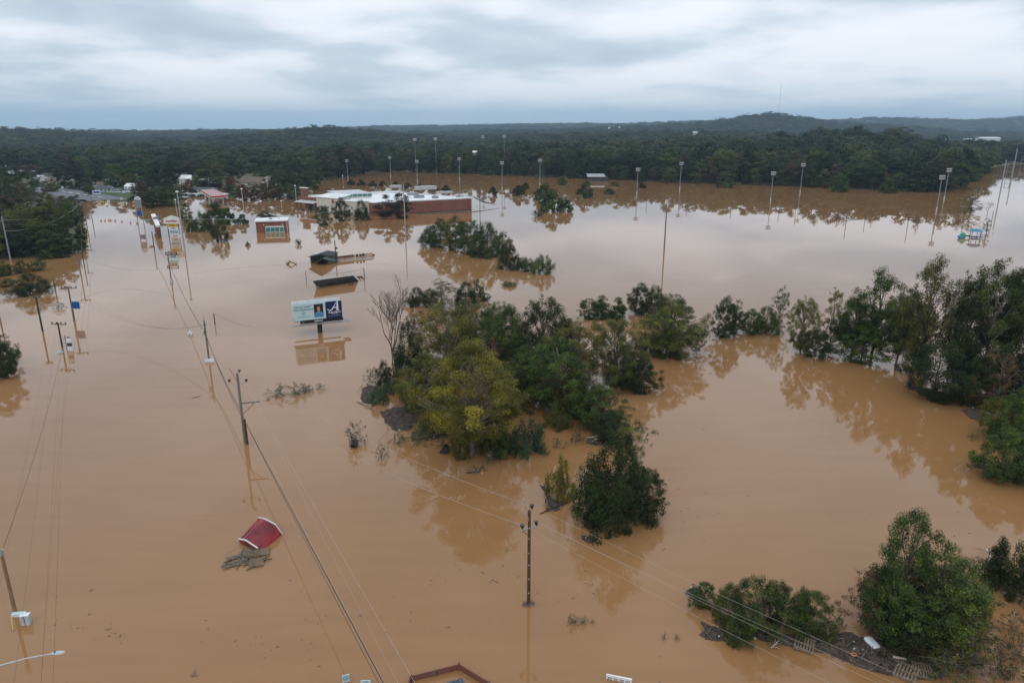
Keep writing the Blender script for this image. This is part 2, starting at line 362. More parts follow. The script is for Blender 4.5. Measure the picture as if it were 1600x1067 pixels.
# ------------------------------------------------------------------ trees
def raw_mesh(name, verts, nquad, tint, material):
    me = bpy.data.meshes.new(name); nv = len(verts)
    me.vertices.add(nv); me.vertices.foreach_set('co', verts.astype(np.float32).ravel())
    me.loops.add(nv); me.loops.foreach_set('vertex_index', np.arange(nv, dtype=np.int32))
    me.polygons.add(nquad); me.polygons.foreach_set('loop_start', np.arange(0, nv, 4, dtype=np.int32)); me.polygons.foreach_set('loop_total', np.full(nquad, 4, dtype=np.int32))
    a = me.attributes.new('tint', 'FLOAT', 'POINT'); a.data.foreach_set('value', np.repeat(tint, 4).astype(np.float32))
    me.update(calc_edges=True); me.materials.append(material); return me
def leaves(cents, nrm, size, rng, aspect=.55):
    n = len(cents); nrm = nrm / (np.linalg.norm(nrm, axis=1, keepdims=True) + 1e-9)
    t = rng.normal(size=(n, 3)); t -= nrm * (t * nrm).sum(1, keepdims=True); t /= np.linalg.norm(t, axis=1, keepdims=True) + 1e-9
    s = np.cross(nrm, t); L_ = (size * rng.uniform(.6, 1.3, n))[:, None] / 2
    fold = nrm * L_ * .25
    v = np.stack([cents - t * L_, cents + s * L_ * aspect + fold * .5, cents + t * L_, cents - s * L_ * aspect + fold * .5], 1)
    return v.reshape(-1, 3)
SHAPES = {'egg': lambda t: np.sin(np.pi * np.clip(t, 0, 1) ** .72) ** .75, 'dome': lambda t: np.cos(t * np.pi / 2) ** .55 * (.9 + .1 * np.sin(t * 6)),
          'round': lambda t: np.sqrt(np.clip(1 - (2 * t - 1) ** 2, 0, 1)) ** .85, 'tall': lambda t: np.clip(np.sin(np.pi * np.clip(t * .93 + .05, 0, 1) ** .85), 0, 1) ** .6,
          'spire': lambda t: (1 - t) ** .7 * .9 + .1 * np.sin(t * 9) ** 2}
def tree_meshes(name, seed, H, Rr, z0, shape, nclump, nleaf, leaf, clump_r, trunk_r, bark='bark', branches=40, lumps=.3, sticks=0, leafmat='leaf', ragged=.0, lean=0.0, tight=0, up=.62):
    rng = np.random.default_rng(seed); f = SHAPES[shape]
    t = rng.uniform(0, 1, nclump * 3)
    keep = rng.uniform(0, 1, nclump * 3) < (f(t) ** 1.2 + .12); t = t[keep][:nclump]; n = len(t)
    a = rng.uniform(0, 2 * np.pi, n); ph = rng.uniform(0, 6.28, 6)
    lump = 1 + lumps * (np.sin(2 * a + ph[0] + 3 * t) * .5 + np.sin(3 * a + ph[1] - 5 * t) * .35 + np.sin(5 * a + ph[2] + 9 * t) * .3)
    rad = Rr * f(t) * lump * np.sqrt(rng.uniform(.22, 1, n)) * (1 + ragged * rng.normal(size=n) * .3)
    c = np.stack([rad * np.cos(a) + lean * t * H, rad * np.sin(a), z0 + t * (H - z0) * (1 - clump_r / H * .5) + rng.normal(size=n) * H * .02], 1)
    c[:, 2] = np.maximum(c[:, 2], .1)
    cr = clump_r * rng.uniform(.55, 1.35, n); w = cr ** 2; w /= w.sum()
    idx = rng.choice(n, nleaf, p=w)
    d = rng.normal(size=(nleaf, 3)); d /= np.linalg.norm(d, axis=1, keepdims=True)
    u = rng.uniform(0, 1, nleaf) ** .45
    off = d * (u * cr[idx])[:, None]; off[:, 2] *= up; off[:, 2] -= (u ** 2) * cr[idx] * .18
    pos = c[idx] + off; pos[:, 2] = np.abs(pos[:, 2]) + .02
    out = pos - np.array([0, 0, z0 + (H - z0) * .4]); out /= np.linalg.norm(out, axis=1, keepdims=True) + 1e-6
    nrm = d * .5 + out * .35 + np.array([0, 0, .55]) + rng.normal(size=(nleaf, 3)) * .45
    if tight: nrm = d * .9 + out * .6 + np.array([0, 0, .3]) + rng.normal(size=(nleaf, 3)) * .18
    ct = rng.normal(.43, .09 if tight else .17, n); tint = np.clip(ct[idx] + rng.normal(0, .07 if tight else .17, nleaf), 0, 1)
    crown = raw_mesh(name + '_crown', leaves(pos, nrm, leaf, rng, .8 if tight else .55), nleaf, tint, M[leafmat])
    mb = MB(); r2 = random.Random(seed)
    k = 7; tp = [Vector((lean * H * (i / k) + r2.uniform(-1, 1) * .015 * H * (i > 0), r2.uniform(-1, 1) * .015 * H * (i > 0), -1.2 + (H * .86 + 1.2) * i / k)) for i in range(k + 1)]
    mb.tube(tp, [trunk_r * (1.15 - .98 * i / k) for i in range(k + 1)], 7)
    order = list(range(n)); r2.shuffle(order)
    for i in order[:branches]:
        e = Vector(c[i]); hz = max(.3, min(H * .8, e.z * r2.uniform(.45, .8))); q = hz + 1.2; fr = q / (H * .86 + 1.2) * k; j = min(int(fr), k - 1)
        s0 = tp[j].lerp(tp[j + 1], fr - j); r0 = trunk_r * (1.15 - .98 * fr / k) * .5
        mid = s0.lerp(e, .5) + Vector((r2.uniform(-1, 1), r2.uniform(-1, 1), r2.uniform(-.4, .6))) * (e - s0).length * .12
        e2 = e + (e - mid) * .25
        mb.tube([s0, mid, e, e2], [max(r0, .02), max(r0 * .6, .016), .014 + trunk_r * .04, .008 + trunk_r * .01], 4, False)
    for _ in range(sticks):      # bare twigs poking out
        i = r2.choice(order); e = Vector(c[i]); d0 = Vector((r2.gauss(0, 1), r2.gauss(0, 1), r2.uniform(0, 1.5))).normalized(); l = r2.uniform(.5, 1.3) * clump_r * 1.6
        m_ = e + d0 * l * .5 + Vector((r2.gauss(0, .1), r2.gauss(0, .1), 0)) * l
        mb.tube([e, m_, e + d0 * l], [.03, .02, .008], 3, False)
    me = bpy.data.meshes.new(name + '_trunk'); me.from_pydata(mb.v, [], mb.f); me.update(); me.materials.append(M[bark])
    me.polygons.foreach_set('use_smooth', [True] * len(me.polygons))
    return dict(crown=crown, trunk=me, H=H, R=Rr)
def bare_meshes(name, seed, H, spread, bark='barkpale', depth=5, lean=0.0):
    r2 = random.Random(seed); mb = MB(); pts = []
    def grow(p, d, l, r, k):
        q = p + d * l; m_ = p.lerp(q, .5) + Vector((r2.gauss(0, 1), r2.gauss(0, 1), 0)) * l * .05
        mb.tube([p, m_, q], [r, r * .85, r * .68], 5 if k < 2 else 3, False)
        if k >= depth: pts.append(q); return
        for _ in range(r2.choice((2, 3, 3) if k < 3 else (2, 3))):
            nd = (d + Vector((r2.gauss(0, 1) * spread, r2.gauss(0, 1) * spread, r2.uniform(-.1, .35)))).normalized()
            grow(q if r2.random() < .6 else p.lerp(q, r2.uniform(.5, 1)), nd, l * r2.uniform(.62, .84), max(r * .66, .012), k + 1)
    grow(Vector((0, 0, -1)), Vector((lean, 0, 1)).normalized(), H * .30 + 1, H * .016, 0)
    me = bpy.data.meshes.new(name); me.from_pydata(mb.v, [], mb.f); me.update(); me.materials.append(M[bark])
    return dict(crown=None, trunk=me, H=H, R=H * .3, tips=pts)
PROTO = {
 'tree': [tree_meshes('tree', 10 + i, 13, 5, z, sh, 185, 25000, .225, .84, .26, b, 70, .35, ragged=.35, up=.8) for i, (z, sh, b) in enumerate([(2.0, 'egg', 'bark'), (1.2, 'round', 'barkpale'), (1.0, 'tall', 'bark'), (2.4, 'egg', 'barkpale'), (.6, 'tall', 'bark')])],
 'bush': [tree_meshes('bush', 30 + i, 7, 4.2, 0, sh, 165, 19000, .19, .66, .13, 'bark', 50, .3, ragged=.35, sticks=16, up=[1.2, .75, .95, .7][i]) for i, sh in enumerate(['dome', 'round', 'dome', 'egg'])],
 'shrub': [tree_meshes('shrub', 50 + i, 3, 2.0, 0, sh, 70, 6500, .14, .36, .05, 'bark', 30, .3, ragged=.35, sticks=18, up=1.3) for i, sh in enumerate(['dome', 'round', 'dome'])],
 'sparse': [tree_meshes('sparse', 60 + i, 10, 4, .8, sh, 95, 5600, .22, .6, .12, 'barkpale', 70, .5, ragged=.9, sticks=60) for i, sh in enumerate(['egg', 'tall', 'dome'])],
 'spray': [tree_meshes('spray', 70 + i, 2.4, 2.6, .02, 'dome', 42, 900, .15, .38, .03, 'deadwood', 34, .6, ragged=1.2, sticks=40) for i in range(3)],
 'spiky': [tree_meshes('spiky', 80 + i, 6, 2.2, .2, 'spire', 60, 6500, .24, .75, .1, 'bark', 40, .4, ragged=.4, sticks=8) for i in range(3)],
 'hero': [tree_meshes('hero', 90, 16, 6.6, 3.2, 'egg', 230, 52000, .20, 1.0, .33, 'barkpale', 110, .3, ragged=.25)],
 'mid': [tree_meshes('mid', 100 + i, 16, 6.2, .4 if i % 2 else 1.5, sh, 54, 5200, .55, 1.9, .25, 'bark', 14, .4, ragged=.2, tight=1) for i, sh in enumerate(['tall', 'round', 'egg', 'tall', 'round'])],
 'rshrub': [tree_meshes('rshrub', 110 + i, 4, 3.2, .1, 'dome', 40, 2200, .42, .8, .08, 'bark', 10, .15) for i in range(3)],
 'bare': [bare_meshes('bare', 5, 13, .40, 'deadwood', depth=6, lean=-.22), bare_meshes('bare', 9, 10, .48, 'deadwood', depth=6)],
}
# species colours (linear albedo)
COL = {'dark': (.031, .045, .017), 'green': (.058, .086, .025), 'mid': (.080, .105, .030), 'olive': (.105, .108, .030), 'yellow': (.135, .126, .023), 'grey': (.086, .098, .054),
       'blue': (.050, .092, .052), 'brown': (.092, .070, .038), 'bright': (.068, .116, .025), 'purple': (.044, .041, .031), 'rust': (.12, .060, .028)}
CW = {'dark': 'dark green', 'green': 'green', 'mid': 'mid green', 'olive': 'olive green', 'yellow': 'yellowing green', 'grey': 'grey green', 'blue': 'blue green', 'brown': 'brownish', 'bright': 'bright green', 'purple': 'dark purplish', 'rust': 'rusty brown'}
ORD = ['leftmost', 'second', 'third', 'fourth', 'fifth', 'sixth', 'seventh', 'eighth', 'ninth', 'tenth', 'eleventh', 'twelfth', 'thirteenth', 'fourteenth', 'fifteenth', 'sixteenth', 'seventeenth', 'eighteenth', 'nineteenth', 'twentieth', 'twenty-first', 'twenty-second', 'twenty-third', 'twenty-fourth', 'twenty-fifth', 'twenty-sixth', 'twenty-seventh', 'twenty-eighth', 'twenty-ninth', 'thirtieth', 'thirty-first', 'thirty-second', 'thirty-third', 'thirty-fourth', 'thirty-fifth', 'thirty-sixth', 'thirty-seventh', 'thirty-eighth', 'thirty-ninth', 'fortieth']
ORD += [t + '-' + o_ for t in ('forty', 'fifty', 'sixty', 'seventy') for o_ in ('first', 'second', 'third', 'fourth', 'fifth', 'sixth', 'seventh', 'eighth', 'ninth')]
trnd = random.Random(77)
def plant(kind, loc, h, w, col, label, group, var=None, rz=None, jitter=.14):
    pr = PROTO[kind]; i = trnd.randrange(len(pr)) if var is None else var; p = pr[i]
    nm = {'tree': 'tree', 'bush': 'bush', 'shrub': 'shrub', 'sparse': 'thin_tree', 'spray': 'brush', 'spiky': 'small_tree', 'hero': 'tree', 'mid': 'tree', 'rshrub': 'bush', 'bare': 'bare_tree'}[kind]
    cat = {'bush': 'bush', 'shrub': 'shrub', 'spray': 'brush', 'rshrub': 'bush'}.get(kind, 'tree')
    e = empty(nm, loc, label, cat, group, trnd.uniform(0, 6.28) if rz is None else rz)
    sz = h / (p['H'] * 1.0); sx = (w / 2) / p['R']; e.scale = (sx, sx, sz)
    t = bpy.data.objects.new('trunk', p['trunk']); C.objects.link(t); t.parent = e
    if p['crown']:
        c = bpy.data.objects.new('crown', p['crown']); C.objects.link(c); c.parent = e
        j = (1 + trnd.uniform(-jitter, jitter)) * (.85 if kind in ('mid', 'rshrub') else 1); b = COL[col]; g = 1 + trnd.uniform(-.08, .08)
        c.color = (b[0] * j, b[1] * j * g, b[2] * j, 1)
    return e
def cluster(place, rows, group=None, land=False):
    rows = sorted(rows, key=lambda r: r[1])
    for i, r in enumerate(rows):
        kind, px, py, top, w, col = r[:6]; extra = r[6] if len(r) > 6 else None
        p = PT(px, py) if land else P(px, py)
        h = max(.4, H_at(p.y, top) - p.z) * 1.02; wm = w * mpp(p.y, 0)
        word = {'tree': 'leafy tree', 'bush': 'bush', 'shrub': 'shrub', 'sparse': 'thin open tree', 'spray': 'half-drowned brush', 'spiky': 'small pointed tree', 'hero': 'big tree', 'mid': 'tree', 'rshrub': 'rounded bush', 'bare': 'bare leafless tree'}[kind]
        pos = 'leftmost' if i == 0 else ('rightmost' if i == len(rows) - 1 else ORD[i] + ' from left')
        lab = extra or (CW[col] + ' ' + word + ', ' + pos + ' ' + place)
        if kind == 'bare' and not extra: lab = 'bare leafless tree, ' + pos + ' ' + place
        plant(kind, p, h, wm, col, lab, group or ('trees ' + place))
ISLAND = [
 ('hero', 737, 712, 532, 165, 'yellow', 'big yellowing green tree with pale trunk at the front of the flooded clump'),
 ('tree', 668, 650, 548, 105, 'olive'), ('tree', 705, 600, 472, 115, 'olive'), ('bush', 640, 588, 500, 66, 'dark'), ('sparse', 655, 560, 480, 60, 'grey'),
 ('bare', 622, 585, 452, 62, 'grey', 'bare pale tree leaning left at the edge of the flooded clump'),
 ('bare', 612, 570, 470, 40, 'grey', 'smaller bare tree behind the bare pale leaning tree'),
 ('tree', 768, 592, 482, 110, 'green'), ('tree', 848, 590, 460, 88, 'dark'), ('bush', 800, 555, 478, 90, 'green'), ('tree', 742, 570, 476, 100, 'mid'),
 ('tree', 905, 600, 497, 105, 'olive'), ('tree', 962, 606, 498, 84, 'mid'), ('bush', 1002, 613, 558, 62, 'dark'), ('bush', 975, 590, 530, 70, 'green'), ('tree', 870, 648, 528, 115, 'green'),
 ('tree', 822, 628, 540, 105, 'mid'), ('bush', 938, 668, 600, 105, 'green'), ('bush', 895, 648, 580, 95, 'olive'), ('bush', 955, 690, 640, 70, 'dark'),
 ('bush', 690, 670, 600, 85, 'olive'), ('bush', 770, 700, 640, 70, 'mid'), ('bush', 715, 560, 500, 80, 'green'), ('bush', 880, 560, 490, 80, 'mid'),
 ('bush', 640, 625, 575, 55, 'yellow'), ('bush', 600, 600, 560, 34, 'dark'), ('bush', 830, 600, 520, 90, 'dark'), ('bush', 790, 640, 570, 90, 'green'), ('sparse', 900, 640, 540, 90, 'brown'), ('bush', 745, 690, 625, 80, 'mid'), ('sparse', 770, 610, 524, 60, 'rust'), ('sparse', 720, 600, 530, 60, 'yellow'), ('bush', 655, 640, 590, 60, 'mid'), ('sparse', 850, 640, 520, 80, 'olive'), ('bush', 985, 600, 570, 50, 'mid'), ('sparse', 730, 540, 462, 70, 'olive'), ('bush', 920, 650, 600, 70, 'bright'), ('shrub', 870, 668, 632, 50, 'olive'), ('bush', 780, 530, 470, 60, 'mid'), ('sparse', 1000, 600, 520, 50, 'olive')]
ISLAND = [r if r[0] in ('hero', 'bare') else (r[0], r[1], r[2], r[3], r[4] * .88, *r[5:]) for r in ISLAND]
cluster('in the central flooded clump', ISLAND)
cluster('fringing the central clump', [
 ('shrub', 825, 705, 645, 62, 'blue'), ('sparse', 985, 760, 650, 70, 'olive'), ('bush', 962, 818, 664, 122, 'dark', 'dense dark green tree standing at the near tip of the central clump'),
 ('bush', 940, 812, 735, 90, 'green'), ('bush', 1000, 795, 730, 70, 'dark'),
 ('shrub', 878, 775, 712, 50, 'yellow', 'small yellow green tree beside floating logs near the clump tip'), ('shrub', 592, 628, 598, 36, 'blue'), ('shrub', 612, 612, 590, 32, 'blue'), ('spray', 624, 694, 672, 32, 'bright'),
 ('spray', 553, 694, 655, 42, 'grey'), ('spray', 596, 716, 690, 22, 'grey'), ('spray', 583, 600, 572, 32, 'green'), ('spray', 740, 712, 680, 40, 'olive'), ('shrub', 790, 712, 670, 40, 'green'), ('spray', 655, 692, 664, 34, 'olive'), ('spray', 692, 700, 678, 30, 'green'), ('shrub', 718, 716, 680, 30, 'olive'), ('spray', 765, 722, 700, 34, 'mid'), ('spray', 808, 708, 690, 26, 'grey'), ('spray', 900, 692, 668, 34, 'brown'), ('spray', 850, 712, 694, 22, 'olive'), ('spray', 1020, 770, 730, 36, 'dark'), ('spray', 905, 800, 770, 34, 'green'), ('spray', 1010, 812, 785, 40, 'mid'), ('spray', 870, 700, 682, 20, 'green')])
cluster('in the patch left of the central clump', [('spray', 438, 618, 598, 46, 'grey'), ('spray', 462, 617, 596, 36, 'grey'), ('spray', 475, 612, 598, 24, 'grey'), ('spray', 500, 608, 598, 20, 'grey'), ('spray', 484, 610, 600, 20, 'grey'), ('spray', 612, 492, 480, 18, 'green')])
cluster('behind the central clump', [('bush', 652, 478, 448, 38, 'dark'), ('sparse', 690, 480, 436, 60, 'grey'), ('bush', 728, 476, 440, 44, 'dark'), ('shrub', 755, 470, 457, 22, 'dark'), ('bush', 672, 477, 450, 34, 'olive'), ('shrub', 745, 462, 436, 26, 'grey')])
cluster('in the spur right of the central clump', [('bush', 920, 498, 466, 36, 'green'), ('spiky', 940, 497, 460, 34, 'green'), ('spiky', 965, 497, 463, 30, 'green'), ('bush', 1000, 490, 441, 44, 'dark'), ('bush', 1022, 495, 443, 50, 'green'),
 ('bush', 1048, 520, 458, 60, 'green'), ('tree', 1047, 556, 468, 100, 'olive'), ('bush', 1040, 556, 510, 60, 'green'), ('sparse', 1088, 552, 510, 32, 'grey'), ('shrub', 1005, 545, 518, 34, 'dark')])
cluster('in the mid-water clump beyond the billboard', [('bush', 688, 386, 340, 50, 'green'), ('bush', 712, 390, 336, 52, 'olive'), ('bush', 735, 396, 342, 50, 'green'), ('bush', 762, 400, 343, 62, 'green'), ('bush', 785, 396, 360, 36, 'olive'), ('bush', 672, 384, 352, 32, 'green'),
 ('bush', 798, 420, 386, 44, 'dark'), ('shrub', 822, 423, 398, 32, 'green'), ('shrub', 848, 427, 392, 34, 'bright'), ('shrub', 795, 447, 438, 22, 'grey')])
cluster('standing in open water', [('rshrub', 852, 312, 285, 36, 'green'), ('rshrub', 864, 330, 296, 44, 'green'), ('rshrub', 884, 331, 310, 26, 'mid'), ('shrub', 840, 338, 327, 17, 'green'), ('rshrub', 914, 309, 284, 27, 'green'), ('rshrub', 952, 303, 294, 19, 'dark'),
 ('rshrub', 770, 305, 291, 16, 'dark'), ('rshrub', 809, 306, 289, 24, 'dark'), ('rshrub', 821, 297, 285, 15, 'green'), ('rshrub', 917, 290, 281, 14, 'mid'), ('rshrub', 878, 289, 276, 18, 'mid'), ('rshrub', 961, 291, 283, 15, 'olive'), ('mid', 1002, 291, 269, 13, 'dark'), ('rshrub', 1003, 294, 286, 15, 'dark'),
 ('mid', 1042, 288, 264, 16, 'grey'), ('mid', 1090, 291, 269, 13, 'grey'), ('rshrub', 1131, 293, 266, 30, 'mid'), ('rshrub', 1310, 300, 270, 32, 'bright'), ('rshrub', 1386, 302, 275, 28, 'mid'), ('rshrub', 891, 268, 268-8, 12, 'dark')])
cluster('in the row behind the store', [('rshrub', 549, 289, 280, 14, 'dark'), ('rshrub', 565, 290, 280, 15, 'dark'), ('rshrub', 582, 291, 282, 14, 'dark'), ('rshrub', 598, 291, 282, 14, 'dark'), ('rshrub', 618, 292, 283, 14, 'dark'), ('rshrub', 636, 294, 285, 15, 'dark'), ('rshrub', 656, 297, 287, 16, 'dark'), ('rshrub', 678, 298, 288, 15, 'dark'), ('rshrub', 697, 300, 289, 16, 'dark')])
cluster('in the drowned right-hand field', [('sparse', 1516, 333, 303, 38, 'olive'), ('spray', 1273, 342, 328, 10, 'green'), ('spray', 1308, 344, 332, 10, 'green'), ('spray', 1319, 340, 325, 12, 'green'), ('spray', 1432, 350, 333, 13, 'green'), ('spray', 1495, 352, 342, 9, 'green'), ('spray', 1541, 364, 340, 15, 'green'), ('bare', 1542, 336, 318, 16, 'grey'), ('spray', 1062, 322, 314, 6, 'purple')])
cluster('standing before the store front', [('bush', 507, 352, 320, 26, 'green'), ('bush', 534, 345, 308, 28, 'dark'), ('bush', 566, 344, 312, 28, 'dark'), ('mid', 604, 342, 305, 34, 'purple'), ('mid', 628, 341, 300, 30, 'purple')])
cluster('in the drowned car park', [('shrub', 315, 361, 331, 28, 'green'), ('shrub', 345, 377, 348, 28, 'dark'), ('shrub', 330, 362, 340, 22, 'dark'), ('rshrub', 336, 345, 314, 36, 'green'), ('rshrub', 356, 350, 322, 32, 'green'), ('rshrub', 379, 350, 333, 20, 'green'), ('shrub', 300, 362, 340, 22, 'green'), ('shrub', 466, 382, 373, 9, 'dark'), ('shrub', 387, 384, 377, 8, 'dark'), ('rshrub', 414, 341, 329, 28, 'grey'), ('mid', 292, 345, 318, 22, 'olive')])
cluster('in the riverside trees at the left edge', [('mid', 15, 380, 305, 62, 'brown'), ('mid', 48, 392, 320, 62, 'olive'), ('mid', 82, 384, 312, 52, 'olive'), ('mid', 107, 372, 318, 34, 'green'), ('mid', -12, 398, 340, 60, 'brown'), ('mid', 22, 400, 345, 52, 'purple'), ('mid', 66, 397, 352, 56, 'green'), ('mid', 92, 392, 350, 36, 'dark'),
 ('rshrub', 126, 388, 372, 22, 'green'), ('rshrub', 124, 376, 358, 20, 'dark'), ('rshrub', 127, 366, 350, 18, 'olive'), ('rshrub', 118, 396, 380, 24, 'green'), ('rshrub', 100, 402, 388, 24, 'dark'), ('rshrub', 70, 405, 390, 28, 'green'), ('mid', 122, 352, 316, 22, 'green'), ('mid', 112, 358, 318, 30, 'green'), ('mid', 117, 346, 312, 26, 'olive'), ('mid', 119, 334, 304, 22, 'dark'), ('mid', 98, 345, 310, 34, 'brown'), ('mid', 100, 330, 306, 24, 'green'), ('mid', 70, 365, 318, 44, 'dark'), ('mid', 25, 365, 312, 44, 'green'), ('mid', 50, 368, 322, 40, 'purple'), ('mid', 30, 402, 360, 46, 'dark'), ('mid', 80, 400, 360, 44, 'green'), ('mid', 104, 394, 362, 30, 'dark'), ('mid', 0, 404, 362, 44, 'olive'), ('mid', 15, 305, 268, 30, 'dark'), ('bare', 88, 352, 312, 24, 'grey'), ('mid', 5, 345, 292, 46, 'dark'), ('mid', 36, 335, 285, 44, 'brown'), ('mid', 42, 318, 268, 38, 'green'), ('mid', 75, 335, 300, 30, 'olive'), ('mid', 8, 322, 270, 34, 'green'), ('bare', 55, 345, 305, 26, 'grey'), ('mid', -20, 360, 300, 40, 'dark')])
cluster('in the drowned bushes off the left bank', [('bush', 2, 431, 405, 36, 'green'), ('bush', 34, 426, 406, 22, 'green'), ('bush', 58, 423, 406, 26, 'green'), ('bush', 48, 459, 426, 62, 'dark'), ('bush', 10, 448, 435, 24, 'green'), ('bush', 2, 590, 526, 58, 'dark', 'dark green leafy bush at the left edge, nearest of the left bank'), ('bush', -8, 575, 520, 56, 'green'), ('sparse', 4, 570, 515, 44, 'rust'), ('spray', 92, 482, 470, 20, 'green')])
cluster('around the houses beyond the flood', [('mid', 139, 304, 279, 22, 'green'), ('mid', 258, 294, 247, 44, 'dark'), ('mid', 240, 290, 252, 36, 'green'), ('mid', 187, 292, 256, 36, 'bright'), ('mid', 212, 292, 251, 36, 'green'), ('mid', 176, 286, 256, 26, 'mid'), ('mid', 333, 292, 252, 48, 'olive'), ('mid', 118, 296, 250, 34, 'purple'), ('mid', 102, 293, 256, 26, 'dark'),
 ('mid', 222, 312, 280, 26, 'brown'), ('mid', 246, 323, 290, 38, 'green'), ('mid', 270, 322, 290, 36, 'green'), ('mid', 285, 304, 288, 22, 'rust'), ('mid', 398, 312, 286, 26, 'brown'), ('mid', 378, 306, 286, 20, 'rust'), ('mid', 428, 312, 282, 30, 'brown'), ('mid', 450, 304, 268, 36, 'dark'), ('mid', 472, 302, 264, 30, 'dark'), ('mid', 425, 290, 262, 28, 'dark'), ('mid', 490, 298, 264, 30, 'green'),
 ('mid', 355, 284, 258, 30, 'dark'), ('mid', 305, 276, 248, 34, 'brown'), ('mid', 72, 300, 283, 18, 'brown'), ('mid', 85, 300, 280, 20, 'olive'), ('mid', 20, 285, 258, 30, 'dark'), ('mid', 50, 278, 256, 34, 'brown'), ('mid', 85, 272, 250, 34, 'dark'), ('mid', 152, 278, 250, 30, 'dark'), ('mid', 360, 306, 288, 20, 'dark'), ('rshrub', 320, 292, 282, 18, 'dark'), ('mid', 30, 270, 246, 30, 'dark'), ('mid', 65, 268, 244, 30, 'green'), ('mid', 105, 268, 242, 32, 'brown'), ('mid', 128, 276, 248, 30, 'green'), ('mid', 165, 280, 250, 28, 'dark'), ('mid', 200, 280, 248, 30, 'dark'), ('mid', 225, 280, 246, 32, 'green'), ('mid', 275, 284, 250, 30, 'dark'), ('mid', 318, 278, 250, 30, 'purple'), ('mid', 345, 276, 248, 32, 'green'), ('mid', 375, 280, 266, 16, 'dark'), ('mid', 408, 280, 262, 24, 'green'), ('mid', 440, 284, 258, 30, 'mid'), ('mid', 460, 286, 256, 30, 'dark'), ('mid', 232, 306, 278, 26, 'dark'), ('mid', 262, 310, 282, 28, 'dark'), ('mid', 154, 292, 268, 20, 'dark'), ('mid', 128, 292, 268, 20, 'purple'), ('mid', 415, 302, 280, 20, 'rust'), ('mid', 440, 306, 276, 24, 'green'), ('mid', 482, 296, 266, 24, 'dark'), ('mid', 340, 296, 272, 22, 'dark'), ('mid', 55, 292, 268, 18, 'mid'), ('mid', 92, 282, 262, 20, 'olive'), ('mid', 140, 290, 264, 22, 'bright'), ('mid', 170, 296, 276, 16, 'mid'), ('mid', 205, 296, 270, 20, 'olive'), ('mid', 250, 286, 256, 30, 'mid'), ('mid', 296, 298, 280, 16, 'rust'), ('mid', 310, 294, 276, 14, 'green'), ('mid', 362, 296, 276, 18, 'rust'), ('mid', 372, 312, 292, 20, 'brown'), ('mid', 385, 314, 294, 18, 'rust'), ('mid', 410, 314, 290, 22, 'brown'), ('mid', 456, 312, 288, 22, 'olive'), ('mid', 468, 308, 280, 20, 'green'), ('mid', 225, 322, 300, 18, 'green'), ('mid', 235, 326, 300, 22, 'dark'), ('rshrub', 210, 313, 306, 24, 'dark'), ('rshrub', 300, 302, 294, 14, 'dark')], land=True)
cluster('along the drowned bank at the right', [('bush', 1132, 528, 462, 46, 'dark'), ('sparse', 1148, 522, 466, 36, 'grey'), ('bush', 1172, 520, 482, 44, 'bright'), ('bush', 1196, 520, 478, 50, 'green'), ('sparse', 1216, 515, 446, 36, 'grey'), ('tree', 1250, 552, 462, 48, 'olive'), ('sparse', 1295, 545, 442, 44, 'yellow'), ('bush', 1272, 556, 512, 60, 'dark'),
 ('tree', 1330, 555, 458, 70, 'dark'), ('tree', 1362, 560, 418, 84, 'green'), ('bush', 1345, 565, 500, 80, 'green'), ('tree', 1400, 572, 448, 62, 'mid'), ('tree', 1436, 580, 398, 84, 'olive'), ('sparse', 1480, 590, 410, 56, 'grey'), ('tree', 1530, 605, 404, 100, 'green'), ('tree', 1500, 600, 440, 70, 'dark'), ('tree', 1590, 605, 418, 96, 'dark'),
 ('bush', 1458, 622, 532, 96, 'dark'), ('bush', 1425, 580, 520, 46, 'olive'), ('bush', 1520, 632, 556, 84, 'dark'), ('sparse', 1555, 640, 545, 90, 'brown'), ('bush', 1600, 645, 540, 80, 'dark'), ('bush', 1588, 700, 600, 92, 'bright'), ('bush', 1562, 748, 668, 92, 'mid'), ('bush', 1615, 752, 660, 80, 'green'), ('bush', 1560, 680, 622, 60, 'yellow'), ('tree', 1560, 560, 420, 80, 'dark'), ('tree', 1650, 640, 440, 100, 'dark')])
cluster('on the debris bank at bottom right', [('tree', 1400, 992, 800, 105, 'green', 'tall leafy tree with forked top above the white tub'), ('tree', 1455, 1000, 860, 150, 'mid', 'broad leaning leafy tree right of the white tub'), ('bush', 1392, 985, 890, 120, 'green'), ('bush', 1490, 960, 868, 90, 'bright'), ('sparse', 1350, 980, 890, 70, 'rust'), ('bush', 1420, 1010, 930, 110, 'dark'), ('spiky', 1550, 912, 838, 46, 'dark'), ('bush', 1602, 935, 820, 84, 'dark'),
 ('bush', 1100, 946, 908, 44, 'green'), ('bush', 1138, 968, 912, 62, 'mid'), ('bush', 1185, 985, 910, 92, 'green'), ('bush', 1212, 972, 908, 50, 'dark'), ('bush', 1264, 984, 922, 72, 'green'), ('bush', 1247, 980, 916, 44, 'bright'), ('bush', 1150, 1000, 958, 50, 'green'), ('spray', 1310, 985, 960, 30, 'green'), ('spray', 1490, 1050, 985, 90, 'olive'), ('spray', 1560, 1055, 1000, 70, 'brown'), ('sparse', 1510, 1045, 960, 90, 'olive'), ('bush', 1475, 1000, 930, 80, 'olive'), ('sparse', 1440, 990, 880, 120, 'bright'), ('spray', 1530, 1000, 960, 70, 'olive'), ('spray', 1470, 1062, 1020, 80, 'mid'), ('spray', 1590, 1030, 980, 60, 'olive'), ('shrub', 1290, 1000, 965, 34, 'mid'), ('spray', 1580, 990, 950, 50, 'brown'), ('spray', 1330, 1005, 985, 20, 'grey')])
